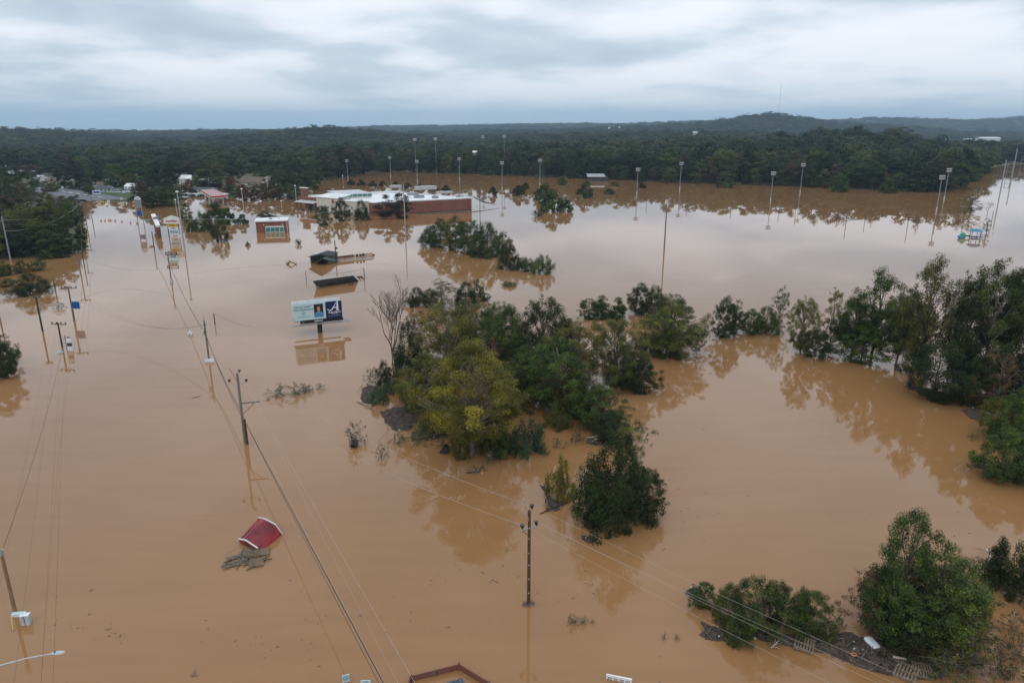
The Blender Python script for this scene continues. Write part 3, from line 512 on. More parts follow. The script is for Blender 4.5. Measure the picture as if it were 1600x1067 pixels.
cluster('in the drifting brush by the brown pole', [('spray', 893, 974, 958, 24, 'green'), ('spray', 912, 974, 962, 20, 'green'), ('spray', 1038, 998, 986, 9, 'bright'), ('spray', 1057, 998, 990, 13, 'bright'), ('spray', 926, 974, 966, 8, 'green')])
# treeline along the far shore: two staggered rows, each tree its own object
tr = random.Random(5)
def treeline():
    px = 496.0; k = 0; TL = []
    while px < 1545:
        rs = shore_r(px)
        for row in range(2):
            Y = rs + (2 if row == 0 else 17) + tr.uniform(-3, 5); q = px + tr.uniform(-4, 4) + (5 if row else 0)
            p = at_dist(q, Y, max(0, min(1, terrain_z((q - 800) * cp / FPX * Y, Y))))
            p.z = max(-.3, terrain_z(p.x, p.y))
            h = tr.uniform(10, 18) if row == 0 else tr.uniform(15, 24)
            if px < 600: h *= 1.0
            if 1230 < px < 1500: h *= 1.12
            col = tr.choice(['green', 'dark', 'dark', 'mid', 'green', 'olive', 'brown', 'dark', 'mid'])
            TL.append([q, row, p, h, h * tr.uniform(.58, .95), col])
        px += mpp(rs) ** -1 * 7.6 * tr.uniform(.8, 1.25); k += 1
    LM = [(520, 'the left part of the store'), (600, 'the store roof middle'), (680, 'the store right part'), (760, 'the dark pole beside the store'), (850, 'the largest drowned round bushes'), (935, 'the grey field building'), (1000, 'the narrow mid-field bush'), (1062, 'the mast between two small trees'), (1131, 'the round dark bush at mid right'),
          (1225, 'the two masts below the hill'), (1310, 'the broad round bush at right'), (1386, 'the lower round bush farther right'), (1466, 'the right-hand mast pair'), (1540, 'the transmission poles')]
    cnt = {}
    for q, row, p, h, w, col in sorted(TL, key=lambda t: t[0]):
        lm = min(LM, key=lambda l: abs(l[0] - q))[1]; cnt[(row, lm)] = cnt.get((row, lm), 0) + 1; n = cnt[(row, lm)]
        plant('mid', p, h, w, col, CW[col] + ' tree, ' + ('leftmost' if n == 1 else ORD[n - 1]) + (' in front row' if row == 0 else ' in rear row') + ' behind ' + lm, 'trees of the far shore treeline', jitter=.3)
treeline()
# far forest: one mass, instanced by geometry nodes
KEEP = []     # clearings (x, y, r)
def far_forest():
    rng = np.random.default_rng(3); pts = []; sc = []; rot = []
    r = 330.0
    while r < 9200:
        d = 10.5 + .0064 * r
        px = -420.0
        step = d / (r / FPX)
        while px < 2050:
            q = px + rng.uniform(-.5, .5) * step; Y = r + rng.uniform(-.5, .5) * d
            px += step
            rs = shore_r(q)
            lim = rs + 30
            if q < 496: lim = max(rs + 30, 610 if q > 100 else 560)
            if 60 < q < 110: lim = 640
            if 1500 < q < 1640: lim = max(lim, 560 if q < 1560 else 660)
            if Y < lim: continue
            x = (q - 800) * cp / FPX * Y
            if any((x - a) ** 2 + (Y - b) ** 2 < c * c for a, b, c in KEEP): continue
            if Y > 900 and mnoise.noise(Vector((x / 170, Y / 170, 9))) > .52: continue
            pts.append((x, Y, terrain_z(x, Y) - 1)); s = rng.choice([.55, .75, .95, 1.15, 1.45]) * rng.uniform(.85, 1.1) * (1 if Y < 1500 else .9); wd = s * max(1.12, d / 11.0)
            if Y < 900 and q > 496: s *= 1.15
            sc.append((wd, wd, s)); rot.append(rng.uniform(0, 6.28))
        r += d * .9
    print('forest instances', len(pts))
    prot = []
    for i, sh in enumerate(['round', 'egg', 'round', 'tall', 'egg']):
        p = tree_meshes('canopy', 200 + i, 15, 6.4, 1, sh, 24, 1500, .95, 2.7, .25, 'bark', 4, .3, leafmat='leaf_far', tight=1)
        o = bpy.data.objects.new('canopy_source', p['crown']); prot.append(o)
    me = bpy.data.meshes.new('forest'); me.from_pydata(pts, [], [])
    a = me.attributes.new('scl', 'FLOAT_VECTOR', 'POINT'); a.data.foreach_set('vector', np.array(sc, dtype=np.float32).ravel())
    a = me.attributes.new('rotz', 'FLOAT', 'POINT'); a.data.foreach_set('value', np.array(rot, dtype=np.float32))
    o = bpy.data.objects.new('forest', me); C.objects.link(o); tag(o, 'unbroken mixed forest covering the valley and distant hills', 'forest', kind='stuff')
    ng = bpy.data.node_groups.new('forest_nodes', 'GeometryNodeTree')
    ng.interface.new_socket('Geometry', in_out='INPUT', socket_type='NodeSocketGeometry'); ng.interface.new_socket('Geometry', in_out='OUTPUT', socket_type='NodeSocketGeometry')
    gi = ng.nodes.new('NodeGroupInput'); go = ng.nodes.new('NodeGroupOutput')
    join = ng.nodes.new('GeometryNodeGeometryToInstance')
    for pr in prot:
        oi = ng.nodes.new('GeometryNodeObjectInfo'); oi.inputs['Object'].default_value = pr; oi.inputs['As Instance'].default_value = True
        ng.links.new(oi.outputs['Geometry'], join.inputs[0]) if False else None
        pr['_n'] = 1
    jj = ng.nodes.new('GeometryNodeJoinGeometry')
    for pr in prot:
        oi = [n for n in ng.nodes if n.bl_idname == 'GeometryNodeObjectInfo' and n.inputs['Object'].default_value == pr][0]
        ng.links.new(oi.outputs['Geometry'], jj.inputs[0])
    ng.nodes.remove(join)
    ip = ng.nodes.new('GeometryNodeInstanceOnPoints'); ip.inputs['Pick Instance'].default_value = True
    ng.links.new(gi.outputs[0], ip.inputs['Points']); ng.links.new(jj.outputs[0], ip.inputs['Instance'])
    na = ng.nodes.new('GeometryNodeInputNamedAttribute'); na.data_type = 'FLOAT_VECTOR'; na.inputs[0].default_value = 'scl'; ng.links.new(na.outputs[0], ip.inputs['Scale'])
    nb = ng.nodes.new('GeometryNodeInputNamedAttribute'); nb.data_type = 'FLOAT'; nb.inputs[0].default_value = 'rotz'
    cx = ng.nodes.new('ShaderNodeCombineXYZ'); ng.links.new(nb.outputs[0], cx.inputs[2]); ng.links.new(cx.outputs[0], ip.inputs['Rotation'])
    ng.links.new(ip.outputs[0], go.inputs[0])
    md = o.modifiers.new('forest', 'NODES'); md.node_group = ng
# ------------------------------------------------------------------ buildings
def frame(o, ex, z=0):      # matrix with local x along ex
    ex = Vector((ex[0], ex[1], 0)).normalized(); ey = Vector((-ex.y, ex.x, 0))
    m = Matrix.Identity(4); m.col[0][:3] = ex; m.col[1][:3] = ey; m.col[3][:3] = (o[0], o[1], z); return m
def thing_at(name, m, label, cat, group=None):
    e = bpy.data.objects.new(name, None); C.objects.link(e); e.matrix_world = m; return tag(e, label, cat, group)
def store():
    FR, FL, LL = P(737, 328.5), P(585, 337.5), P(478, 326)
    W = (FR - FL).length; D = (LL - FL).length
    m = frame(FL, FR - FL); e = thing_at('store_building', m @ Matrix.Diagonal((1, 1, .82, 1)), 'large flooded red brick store with a white flat roof', 'building')
    ly = m.inverted() @ LL; ly = Vector((ly.x, ly.y))       # left corner in the local frame (slightly skewed)
    sk = ly.x / ly.y
    q = lambda x, y: (x + sk * y, y)
    mb = MB(); D = ly.y
    mb.prism([q(0, 0), q(W, 0), q(W, D), q(0, D)], -3, 6.5); mb.build('wall', M['brick'], e)
    mb = MB(); mb.prism([q(.5, .5), q(W - .5, .5), q(W - .5, D - .5), q(.5, D - .5)], 6.51, 6.62); mb.build('roof', M['roofwhite'], e)
    mb = MB()
    for a, b, h in (((0, 0), (W, 0), 6.95), ((W, 0), (W, D), 6.95), ((0, D), (0, 0), 7.0)):
        A = Vector((*q(*a), 6.72)); B = Vector((*q(*b), 6.72)); mb.beam(A, B, .5, .42)
    mb.beam((*q(0, D), 6.9), (*q(W, D), 7.3), .6, 1.0)
    mb.build('parapet_coping', M['white'], e)
    mb = MB(); mb.beam((*q(-.2, D - 2), 8.9), (*q(-.2, D + 2), 8.9), 1.2, 5.0); mb.beam((*q(-3, D - .3), 6.4), (*q(-3, D - 14), 6.4), 1, 1.5); mb.build('tower_parapet', M['brick'], e)
    mb = MB(); mb.beam((*q(-.2, D - 2.3), 11.6), (*q(-.2, D + 2.3), 11.6), 1.7, .4); mb.build('tower_cap', M['white'], e)
    for i in range(7):      # brick piers on the front wall
        mb = MB(); x = 6 + i * (W - 8) / 6; mb.box(x - .25, x + .25, -.12, .0, -1, 6.48); mb.build('pier', M['brick'], e)
    mb = MB(); mb.box(1, W, -.02, 0, 6.15, 6.4); mb.build('wall_band', M['cream'], e)
    mb = MB(); mb.box(W * .35, W, -.05, 0, .0, .5); mb.build('plinth_band', M['dgrey'], e)
    # clerestory with sloping roof
    x0, x1, y0, y1 = 4, 18, 26, 35
    c0 = q(x0, y0); c1 = q(x1, y0); c2 = q(x1, y1); c3 = q(x0, y1)
    mb = MB(); mb.prism([c0, c1, c2, c3], 6.6, 9.0); w = mb.build('clerestory', M['cream'], e)
    for k in range(6):
        mb = MB(); a = x0 + .6 + k * 2.35; mb.box(a + sk * y0, a + 2.0 + sk * y0, y0 - .06, y0 - .01, 7.4, 8.6); mb.build('window', M['tealglass'], w)
    mb = MB(); mb.slab([(c0[0] - .6, c0[1] - .6, 9.1), (c1[0] + .6, c1[1] - .6, 9.1), (c2[0] + .6, c2[1], 10.4), (c3[0] - .6, c3[1], 10.4)], .25); mb.build('clerestory_roof', M['lgrey'], w)
    # entrance: cream gabled blocks, glazed canopy on brick columns
    mb = MB(); mb.prism([q(-6, 3), q(.0, 3), q(.0, 12), q(-6, 12)], -3, 7.2); b = mb.build('entrance_block', M['cream'], e)
    mb = MB(); mb.prism([q(-6, 14), q(-.05, 14), q(-.05, 28), q(-6, 28)], -3, 8.0); b2 = mb.build('entrance_block', M['cream'], e)
    mb = MB(); a, c, d, f_ = q(-6.4, 13.6), q(0, 13.6), q(0, 28.4), q(-6.4, 28.4)
    mb.slab([(*a, 8.2), (*c, 10.0), (*d, 10.0), (*f_, 8.2)], .25); mb.build('entrance_roof', M['roofwhite'], b2)
    mb = MB(); mb.prism([q(-6.3, 2.7), q(.2, 2.7), q(.2, 12.3), q(-6.3, 12.3)], 7.21, 7.5); mb.build('block_roof', M['roofwhite'], b)
    mb = MB(); mb.box(sk * 17 - 6.35, sk * 17 - 6.1, 16, 18, 5.4, 7.4); mb.build('red_sign', M['red'], b2)
    mb = MB(); mb.box(sk * 23 - 7.2, sk * 23 - 6.0, 21, 25, .3, 3.2); mb.build('door', M['glass'], b2)
    mb = MB(); mb.box(sk * 7.5 - 7.2, sk * 7.5 - 6.1, 5, 10, .2, 2.8); mb.build('window', M['glass'], b)
    a, c, d, f_ = q(-6, 30), q(-.1, 30), q(-.1, D - 2), q(-6, D - 2)
    mb = MB(); mb.slab([(a[0] - .5, a[1], 4.4), (*c, 6.4), (*d, 6.4), (f_[0] - .5, f_[1], 4.4)], .3); cp_ = mb.build('canopy', M['lgrey'], e)
    for y in (30.6, 35, 40, D - 2.6):
        mb = MB(); p0 = q(-5.6, y); mb.box(p0[0] - .3, p0[0] + .3, y - .3, y + .3, -3, 4.2); mb.build('column', M['brick'], cp_)
    mb = MB(); p0 = q(-1.5, 30.5); p1 = q(-1.5, D - 2.5); mb.beam((*p0, 1.5), (*p1, 1.5), .2, 5); mb.build('glazing', M['glass'], cp_)
    # roof plant
    for (px, py, w_, d_, h_) in ((665, 294.5, 11, 4, 2.2), (618, 291.5, 6, 3, 1.6), (694, 300, 8, 3, 1.0), (680, 308, 2.5, 2, 1.3), (655, 307, 4, 3, 1.4), (645, 303, 5, 2.5, 1.2), (718, 306, 3, 2, .8), (520, 296, 1.5, 1.5, 1.2), (582, 293.5, 2, 2, 1.2), (590, 300, 2, 1.6, .9)):
        p = m.inverted() @ P(px, py + 1.5, 5.6)
        mb = MB(); mb.box(p.x - w_ / 2, p.x + w_ / 2, p.y - d_ / 2, p.y + d_ / 2, 6.63, 6.63 + h_); mb.box(p.x - w_ / 2 + .3, p.x + w_ / 2 - .3, p.y - d_ / 2 - .06, p.y - d_ / 2 + .05, 6.8, 6.5 + h_ * .8)
        mb.box(p.x - w_ / 4, p.x, p.y - .4, p.y + .4, 6.63 + h_, 6.9 + h_); mb.build('rooftop_unit', M['lgrey'] if w_ > 5 else M['grey'], e)
store()
def brick_kiosk():
    a, b = P(401, 363.5), P(449.5, 362); m = frame(a, b - a); W = (b - a).length; D = 9
    e = thing_at('brick_building', m, 'small brick building with white flat roof and teal window strip', 'building')
    mb = MB(); mb.box(0, W, 0, D, -3, 3.7); mb.build('wall', M['brick'], e)
    mb = MB(); mb.box(-.4, W + .3, -.4, D + .3, 3.71, 4.15); mb.build('roof', M['roofwhite'], e)
    mb = MB(); mb.box(-.12, 0, -.1, .12, .2, 3.5); mb.box(W - .12, W + .1, -.1, 0, .2, 3.6); mb.build('corner_trim', M['cream'], e)
    mb = MB(); mb.box(W * .30, W * .90, -.9, -.02, 1.75, 2.1); mb.box(W * .30, W * .90, -.9, -.8, -1, .12)
    for i in range(5): x = W * .31 + i * W * .145; mb.box(x - .07, x + .07, -.9, -.76, -1, 1.75)
    f_ = mb.build('window_bay', M['white'], e)
    for i in range(4):
        x = W * .31 + i * W * .145; mb = MB(); mb.box(x + .12, x + W * .145 - .12, -.7, -.6, .15, 1.7); mb.build('pane', M['tealglass'], f_)
    for x in (.25, .85):
        mb = MB(); mb.box(W * x - .1, W * x + .1, -.3, -.02, 2.4, 2.8); mb.build('wall_lamp', M['white'], e)
    mb = MB(); mb.box(-.06, -.01, 3, 6, .3, 2.2); mb.build('door', M['dgrey'], e)
    mb = MB(); mb.box(W * .4, W * .5, D * .4, D * .6, 4.15, 4.5); mb.box(W * .7, W * .74, D * .5, D * .6, 4.15, 4.4); mb.build('roof_vent', M['grey'], e)
brick_kiosk()
def gable_house(px, py, w, d, hw, hr, col, roofm, rz, label, land=True, chim=False, name='house', porch=False):
    p = PT(px, py) if land else P(px, py); KEEP.append((p.x, p.y, max(w, d) * .9))
    e = empty(name, p, label, 'house' if name == 'house' else 'building', None, rz); e.scale = (.72, .72, .78)
    mb = MB(); mb.box(-w / 2, w / 2, -d / 2, d / 2, -3, hw)
    mb.add([(-w / 2, -d / 2, hw), (-w / 2, d / 2, hw), (-w / 2, 0, hw + hr), (w / 2, -d / 2, hw), (w / 2, d / 2, hw), (w / 2, 0, hw + hr)], [(0, 2, 1), (3, 4, 5)])
    o = mb.build('wall', M['wall'], e); o.color = (*col, 1)
    mb = MB(); k = .5; s = hr / (d / 2) * k
    mb.slab([(-w / 2 - k, -d / 2 - k, hw - s + .05), (w / 2 + k, -d / 2 - k, hw - s + .05), (w / 2 + k, 0, hw + hr + .05), (-w / 2 - k, 0, hw + hr + .05)], .15)
    mb.slab([(-w / 2 - k, 0, hw + hr + .05), (w / 2 + k, 0, hw + hr + .05), (w / 2 + k, d / 2 + k, hw - s + .05), (-w / 2 - k, d / 2 + k, hw - s + .05)], .15)
    r = mb.build('roof', roofm, e)
    if chim: mb = MB(); mb.box(w * .2, w * .2 + .8, -.4, .4, hw, hw + hr + .9); mb.build('chimney', M['brick'], r)
    nwin = max(2, int(w / 3))
    for i in range(nwin):
        x = -w / 2 + (i + .5) * w / nwin; mb = MB()
        if i == nwin // 2: mb.box(x - .5, x + .5, -d / 2 - .06, -d / 2 - .01, 0, 2.1); mb.build('door', M['dgrey'], e)
        else: mb.box(x - .55, x + .55, -d / 2 - .06, -d / 2 - .01, 1.0, 2.2); mb.build('window', M['glass'], e)
    mb = MB(); mb.box(w / 2 + .01, w / 2 + .06, -.6, .6, 1.0, 2.2); mb.build('window', M['glass'], e)
    return e
WHT, CRM, GRY, BRN, TAN = (.75, .76, .76), (.62, .58, .48), (.35, .36, .37), (.20, .15, .12), (.45, .38, .30)
gable_house(27, 276, 16, 11, 3, 3, WHT, M['lgrey'], R(20), 'white house with pale roof among trees at the far left', chim=True)
gable_house(66, 283, 12, 8, 3, 2, WHT, M['lgrey'], R(-30), 'small white house left of the long brown-roofed house')
gable_house(90, 288, 16, 9, 3, 2, TAN, M['brownroof'], R(5), 'low house with brown roof beside the far-left cars')
gable_house(161, 295, 8, 7, 3, 2.2, CRM, M['brownroof'], R(20), 'small cream house behind the blue and white sign')
gable_house(207, 297, 9, 7, 3, 2.0, WHT, M['roofwhite'], R(-15), 'small shed with white roof under dark trees', chim=False)
gable_house(291, 285, 10, 8, 3.6, 2.6, WHT, M['roofwhite'], R(15), 'white gabled house left of the low white sheds')
gable_house(306, 290, 16, 7, 2.6, 1.2, CRM, M['brownroof'], R(8), 'low cream building in front of the white gabled house')
gable_house(326, 287, 14, 6, 2.8, 1.2, WHT, M['roofwhite'], R(12), 'low white shed behind the fuel station')
gable_house(165, 300, 12, 6, 3, 1.5, GRY, M['shingle'], R(0), 'grey house by the parked cars beyond the grass')
gable_house(45, 274, 14, 9, 3, 1.6, GRY, M['lgrey'], R(10), 'grey house with pale roof right of the far left white house')
gable_house(78, 277, 18, 8, 2.6, 1.2, TAN, M['brownroof'], R(-6), 'long tan mobile home above the far left parked cars')
gable_house(101, 283, 16, 8, 3, 1.4, WHT, M['brownroof'], R(4), 'white walled house with brown roof left of the dark trees')
gable_house(176, 291, 9, 8, 3.4, 2.4, CRM, M['lgrey'], R(25), 'small cream gabled house behind the parked car row')
gable_house(218, 291, 12, 8, 3.2, 1.6, WHT, M['roofwhite'], R(-8), 'white house with flat pale roof right of the car row')
gable_house(322, 301, 16, 8, 3.0, .8, GRY, M['dgrey'], R(0), 'low grey building directly behind the fuel canopy')
gable_house(104, 335, 10, 7, 2.5, 1.5, GRY, M['grey'], R(30), 'grey roofed shed hidden in the left riverside trees')
def clinic():
    p = PT(396, 292); e = empty('gabled_hall', p, 'tan roofed hall with cream gable porch beyond the fuel station', 'building', None, R(-18)); KEEP.append((p.x, p.y, 24)); e.scale = (.6, .6, .72)
    mb = MB(); mb.box(-20, 14, -2, 16, -2, 4); o = mb.build('wall', M['wall'], e); o.color = (*CRM, 1)
    mb = MB(); mb.slab([(-21, -3, 3.8), (14.2, -3, 3.8), (14.2, 7, 8.6), (-17, 7, 8.6)], .3); mb.slab([(-21, 17, 3.8), (-17, 7, 8.6), (14.2, 7, 8.6), (14.2, 17, 3.8)], .3); mb.slab([(-21, -3, 3.8), (-17, 7, 8.6), (-21, 17, 3.8)], .2); mb.build('roof', M['brownroof'], e)
    mb = MB(); mb.add([(14.3, -4, 3.2), (14.3, 18, 3.2), (14.3, 7, 9.2), (13.6, -4, 3.2), (13.6, 18, 3.2), (13.6, 7, 9.2)], [(0, 1, 2), (5, 4, 3), (0, 3, 4, 1), (1, 4, 5, 2), (2, 5, 3, 0)])
    g = mb.build('gable', M['cream'], e)
    mb = MB(); mb.slab([(14.4, -5, 2.8), (19, -5, 2.8), (19, 7, 9.0), (14.4, 7, 9.0)], .3); mb.slab([(14.4, 7, 9.0), (19, 7, 9.0), (19, 19, 2.8), (14.4, 19, 2.8)], .3); mb.build('porch_roof', M['brownroof'], e)
    mb = MB()
    for y in (-4.5, 0, 14, 18.5): mb.box(18.3, 18.9, y - .3, y + .3, -2, 2.7 if y in (-4.5, 18.5) else 4.4)
    mb.build('porch_posts', M['white'], e)
    mb = MB(); mb.box(14.36, 14.5, 2, 12, .2, 3.0); mb.build('glazing', M['glass'], e)
clinic()
def long_shed():
    a, b = PT(361, 266), PT(404, 265); m = frame(a, b - a, a.z); W = (b - a).length; KEEP.append(((a.x + b.x) / 2, a.y, W * .6))
    e = thing_at('long_shed', m, 'long dark shed with serrated roof before the distant woods', 'building')
    mb = MB(); mb.box(0, W, 0, 12, -1, 4); mb.build('wall', M['dgrey'], e)
    mb = MB(); n = 9
    for i in range(n):
        x0 = i * W / n; x1 = (i + 1) * W / n; xm = (x0 + x1) / 2
        mb.add([(x0, -.3, 4.02), (x1 - .05, -.3, 4.02), (xm, -.3, 6), (x0, 12.3, 4.02), (x1 - .05, 12.3, 4.02), (xm, 12.3, 6)], [(0, 1, 2), (5, 4, 3), (0, 2, 5, 3), (2, 1, 4, 5)])
    mb.build('roof', M['shingle'], e)
long_shed()
def fuel_station():
    q = [P(313, 297, 4.6), P(333, 295.5, 4.6), P(355.5, 305, 4.6), P(330.5, 307.5, 4.6)]
    e = empty('fuel_canopy', ((q[0] + q[2]) / 2) - Vector((0, 0, 4.6)), 'red and white striped fuel station canopy standing in the flood', 'canopy')
    o = Vector(e.location); L_ = [v - o for v in q]
    mb = MB(); mb.slab(L_, 1.0); mb.build('fascia', M['red'], e)
    mb = MB()
    for k in range(9):
        t = (k + .5) / 9; a = L_[0].lerp(L_[3], t); b = L_[1].lerp(L_[2], t); mb.beam(a + Vector((0, 0, .09)), b + Vector((0, 0, .09)), .75, .14)
    mb.build('roof_rib', M['white'], e)
    mb = MB()
    for a, b in ((0, 1), (1, 2), (2, 3), (3, 0)): mb.beam(L_[a] + Vector((0, 0, -.9)), L_[b] + Vector((0, 0, -.9)), .25, .3)
    mb.build('white_trim', M['white'], e)
    for t in (.15, .5, .85):
        for s in (.2, .8):
            mb = MB(); p = L_[0].lerp(L_[3], t).lerp(L_[1].lerp(L_[2], t), s); mb.box(p.x - .3, p.x + .3, p.y - .3, p.y + .3, -3, 3.5); mb.build('post', M['white'], e)
    a, b = P(344, 315), P(357, 314); m = frame(a, b - a); W = (b - a).length; e = thing_at('shop_building', m, 'small pale shop with brick base at the end of the fuel canopy', 'building')
    mb = MB(); mb.box(0, W, 0, 9, -2, 3.4); mb.build('wall', M['cream'], e); mb = MB(); mb.box(-.03, W + .03, -.05, -.01, -1, 1.0); mb.build('brick_base', M['brick'], e); mb = MB(); mb.box(-.4, W + .4, -.4, 9.4, 3.41, 3.8); mb.build('roof', M['roofwhite'], e)
    mb = MB(); mb.box(W * .2, W * .8, -.08, -.06, 1.2, 2.6); mb.build('window', M['glass'], e)
fuel_station()
def grey_shed():
    a, b = P(919, 283.5), P(950, 283.5); m = frame(a, b - a); W = (b - a).length
    e = thing_at('field_building', m, 'grey block building with pale roof at the foot of the far treeline', 'building')
    mb = MB(); mb.box(0, W, 0, 8, -3, 3.4); mb.build('wall', M['dgrey'], e)
    mb = MB(); mb.slab([(-.6, -1, 3.3), (W * .86, -1, 3.3), (W * .86, 8, 5.0), (-.6, 8, 5.0)], .3); mb.build('roof', M['galv'], e)
    mb = MB(); mb.box(W * .3, W * .4, -.06, -.01, 0, 2.2); mb.build('door', M['dgrey'], e)
grey_shed()
def white_hall():
    a, b = P(246, 353), P(250.5, 353); 
    q = [P(238, 335, 4.2), P(244.5, 334.5, 4.2), P(250, 352, 4.2), P(243.5, 353, 4.2)]
    e = empty('bank_building', (q[3].x, q[3].y, 0), 'small white roofed brick building behind the tall twin pole sign', 'building'); o = Vector(e.location); L_ = [v - o for v in q]
    mb = MB(); mb.prism([(v.x, v.y) for v in L_], -3, 3.6); mb.build('wall', M['brick'], e)
    mb = MB(); mb.prism([(v.x * 1.06, v.y * 1.03) for v in L_], 3.61, 4.2); mb.build('roof', M['roofwhite'], e)
    mb = MB(); c = (L_[0] + L_[2]) / 2; mb.box(c.x - 1, c.x, c.y, c.y + 3, 4.2, 5); mb.box(c.x + .3, c.x + 1, c.y - 8, c.y - 6, 4.2, 5); mb.build('rooftop_unit', M['grey'], e)
white_hall()
def far_buildings():
    rows = [(1530, 214.5, 1560, 1500, 6, WHT, 'long white warehouse on the green slope at the far right'), (1545, 230.5, 1556, 1150, 5, WHT, 'small bright white shed below the warehouse slope'), (1506, 217, 1516, 1500, 4, TAN, 'small pale building left of the white warehouse'),
            (908, 224, 918, 950, 5, WHT, 'white farmhouse above the middle of the far treeline'), (932, 229, 948, 880, 3, GRY, 'long pale roofed barn right of the white farmhouse'), (950, 199, 952.5, 2600, 4, WHT, 'tiny white house on the left part of the far ridge'), (966, 198, 968, 2600, 4, WHT, 'tiny white house just right of another on the far ridge'),
            (1082, 206, 1088, 1650, 6, TAN, 'pale house on the wooded slope left of the tall hill'), (1115, 213, 1120, 1500, 5, WHT, 'small white house below the left flank of the tall hill'), (52, 237, 56, 900, 5, WHT, 'lone white house deep in the left woods'), (740, 236, 748, 760, 5, TAN, 'tan house behind the rear floodlight masts'), (1475, 219, 1479, 1700, 6, WHT, 'white house in the right valley woods')]
    for x0, row, x1, Y, h, col, lab in rows:
        a, b = at_dist(x0, Y), at_dist(x1, Y); W = b.x - a.x
        zt = H_at(Y, row); z = max(terrain_z(a.x, Y), zt - 16); hb = 12 if z > terrain_z(a.x, Y) + 1 else 1
        KEEP.append(((a.x + b.x) / 2, Y - 12, W * .5 + 26)); KEEP.append(((a.x + b.x) / 2, Y - 60, W * .5 + 20))
        D = max(8, min(20, W * .6)); g = max(terrain_z(a.x, Y), zt - h)
        e = empty('warehouse' if W > 30 else 'house', (a.x, Y, g), lab, 'building')
        mb = MB(); mb.box(0, W, 0, D, -14 if Y < 2000 else -1, h * .7); o = mb.build('wall', M['wall'], e); o.color = (*col, 1)
        mb = MB(); mb.slab([(-1, -1, h * .7), (W + 1, -1, h * .7), (W + 1, D / 2, h), (-1, D / 2, h)], .4); mb.slab([(-1, D / 2, h), (W + 1, D / 2, h), (W + 1, D + 1, h * .7), (-1, D + 1, h * .7)], .4); mb.build('roof', M['roofwhite'], e)
far_buildings()
# ---------------- ground cover on the dry land
def drape(name, quads, dz, material, n=14):
    mb = MB()
    for A, B, C_, D in quads:
        vs = []
        for i in range(n + 1):
            for j in range(n + 1):
                a = A.lerp(B, i / n); b = D.lerp(C_, i / n); p = a.lerp(b, j / n); vs.append((p.x, p.y, max(terrain_z(p.x, p.y), .02) + dz))
        mb.add(vs, [(i * (n + 1) + j, (i + 1) * (n + 1) + j, (i + 1) * (n + 1) + j + 1, i * (n + 1) + j + 1) for i in range(n) for j in range(n)])
    return tag(mb.build(name, material), kind='structure')
drape('grass_verge', [(PT(150, 300), PT(214, 298), PT(222, 315), PT(164, 314)), (PT(60, 287), PT(104, 291), PT(100, 299), PT(58, 297)), (PT(352, 299), PT(385, 299), PT(392, 308), PT(360, 309))], .10, M['grass'])
drape('road', [(PT(20, 291), PT(104, 296), PT(165, 313), PT(114, 313)), (PT(104, 296.2), PT(130, 299.5), PT(205, 312), PT(165, 312.8))], .16, M['asphalt'])
drape('parking_lot', [(PT(146, 296), PT(238, 297.5), PT(238, 301), PT(150, 301)), (PT(285, 297), PT(312, 296), PT(318, 305), PT(285, 309))], .14, M['concrete'], 8)
mbp = MB()
for t in range(9):
    a = PT(60 + t * 11.5, 294.2 + t * 1.75); b = PT(66 + t * 11.5, 295.1 + t * 1.75); w = Vector((.35, .1, 0))
    mbp.add([a + Vector((0, 0, .21)), b + Vector((0, 0, .21)), b + w * 1 + Vector((0, 1.0, .21)), a + w + Vector((0, 1.0, .21))], [(0, 1, 2, 3)])
tag(mbp.build('road_marking', M['white']), kind='structure')
tag(drape('meadow', [(at_dist(1500, 1490), at_dist(1640, 1490), at_dist(1650, 1690), at_dist(1490, 1690))], .6, mat('pale_green_field', (.16, .22, .08), .9, .3, .02)), kind='structure')
for q in (1515, 1545, 1575, 1600, 1630):
    p = at_dist(q, 1580); KEEP.append((p.x, 1590, 85)); KEEP.append((p.x, 1480, 60))
# ---------------- cars
def car_proto():
    e = empty('parked_car', (0, 0, 0), '', 'car')
    mb = MB(); prof = [(-2.2, .35), (-2.2, .85), (-1.9, .98), (2.0, .95), (2.2, .7), (2.2, .35)]
    cab = [(-1.7, .98), (-1.2, 1.45), (.45, 1.45), (1.1, .96)]
    for pr, w in ((prof, .88), (cab, .74)):
        n = len(pr); vs = [(x, -w, z) for x, z in pr] + [(x, w, z) for x, z in pr]
        mb.add(vs, [tuple(range(n)), tuple(range(2 * n - 1, n - 1, -1))] + [(i, n + i, n + (i + 1) % n, (i + 1) % n) for i in range(n)])
    body = mb.build('body', M['paint'], e)
    mb = MB()
    for s in (-1, 1): mb.add([(-1.5, s * .75, 1.0), (.85, s * .75, 1.0), (.4, s * .75, 1.38), (-1.15, s * .75, 1.38)], [(0, 1, 2, 3) if s < 0 else (3, 2, 1, 0)])
    mb.add([(1.12, -.66, .99), (1.12, .66, .99), (.5, .62, 1.42), (.5, -.62, 1.42)], [(0, 1, 2, 3)]); mb.add([(-1.72, .66, 1.02), (-1.72, -.66, 1.02), (-1.24, -.62, 1.42), (-1.24, .62, 1.42)], [(0, 1, 2, 3)])
    mb.build('windows', M['glass'], e)
    for x in (-1.35, 1.35):
        for s in (-1, 1):
            mb = MB(); mb.tube([(x, s * .72, .33), (x, s * .92, .33)], .33, 12); mb.build('wheel', M['tyre'], e)
    return e
car0 = car_proto()
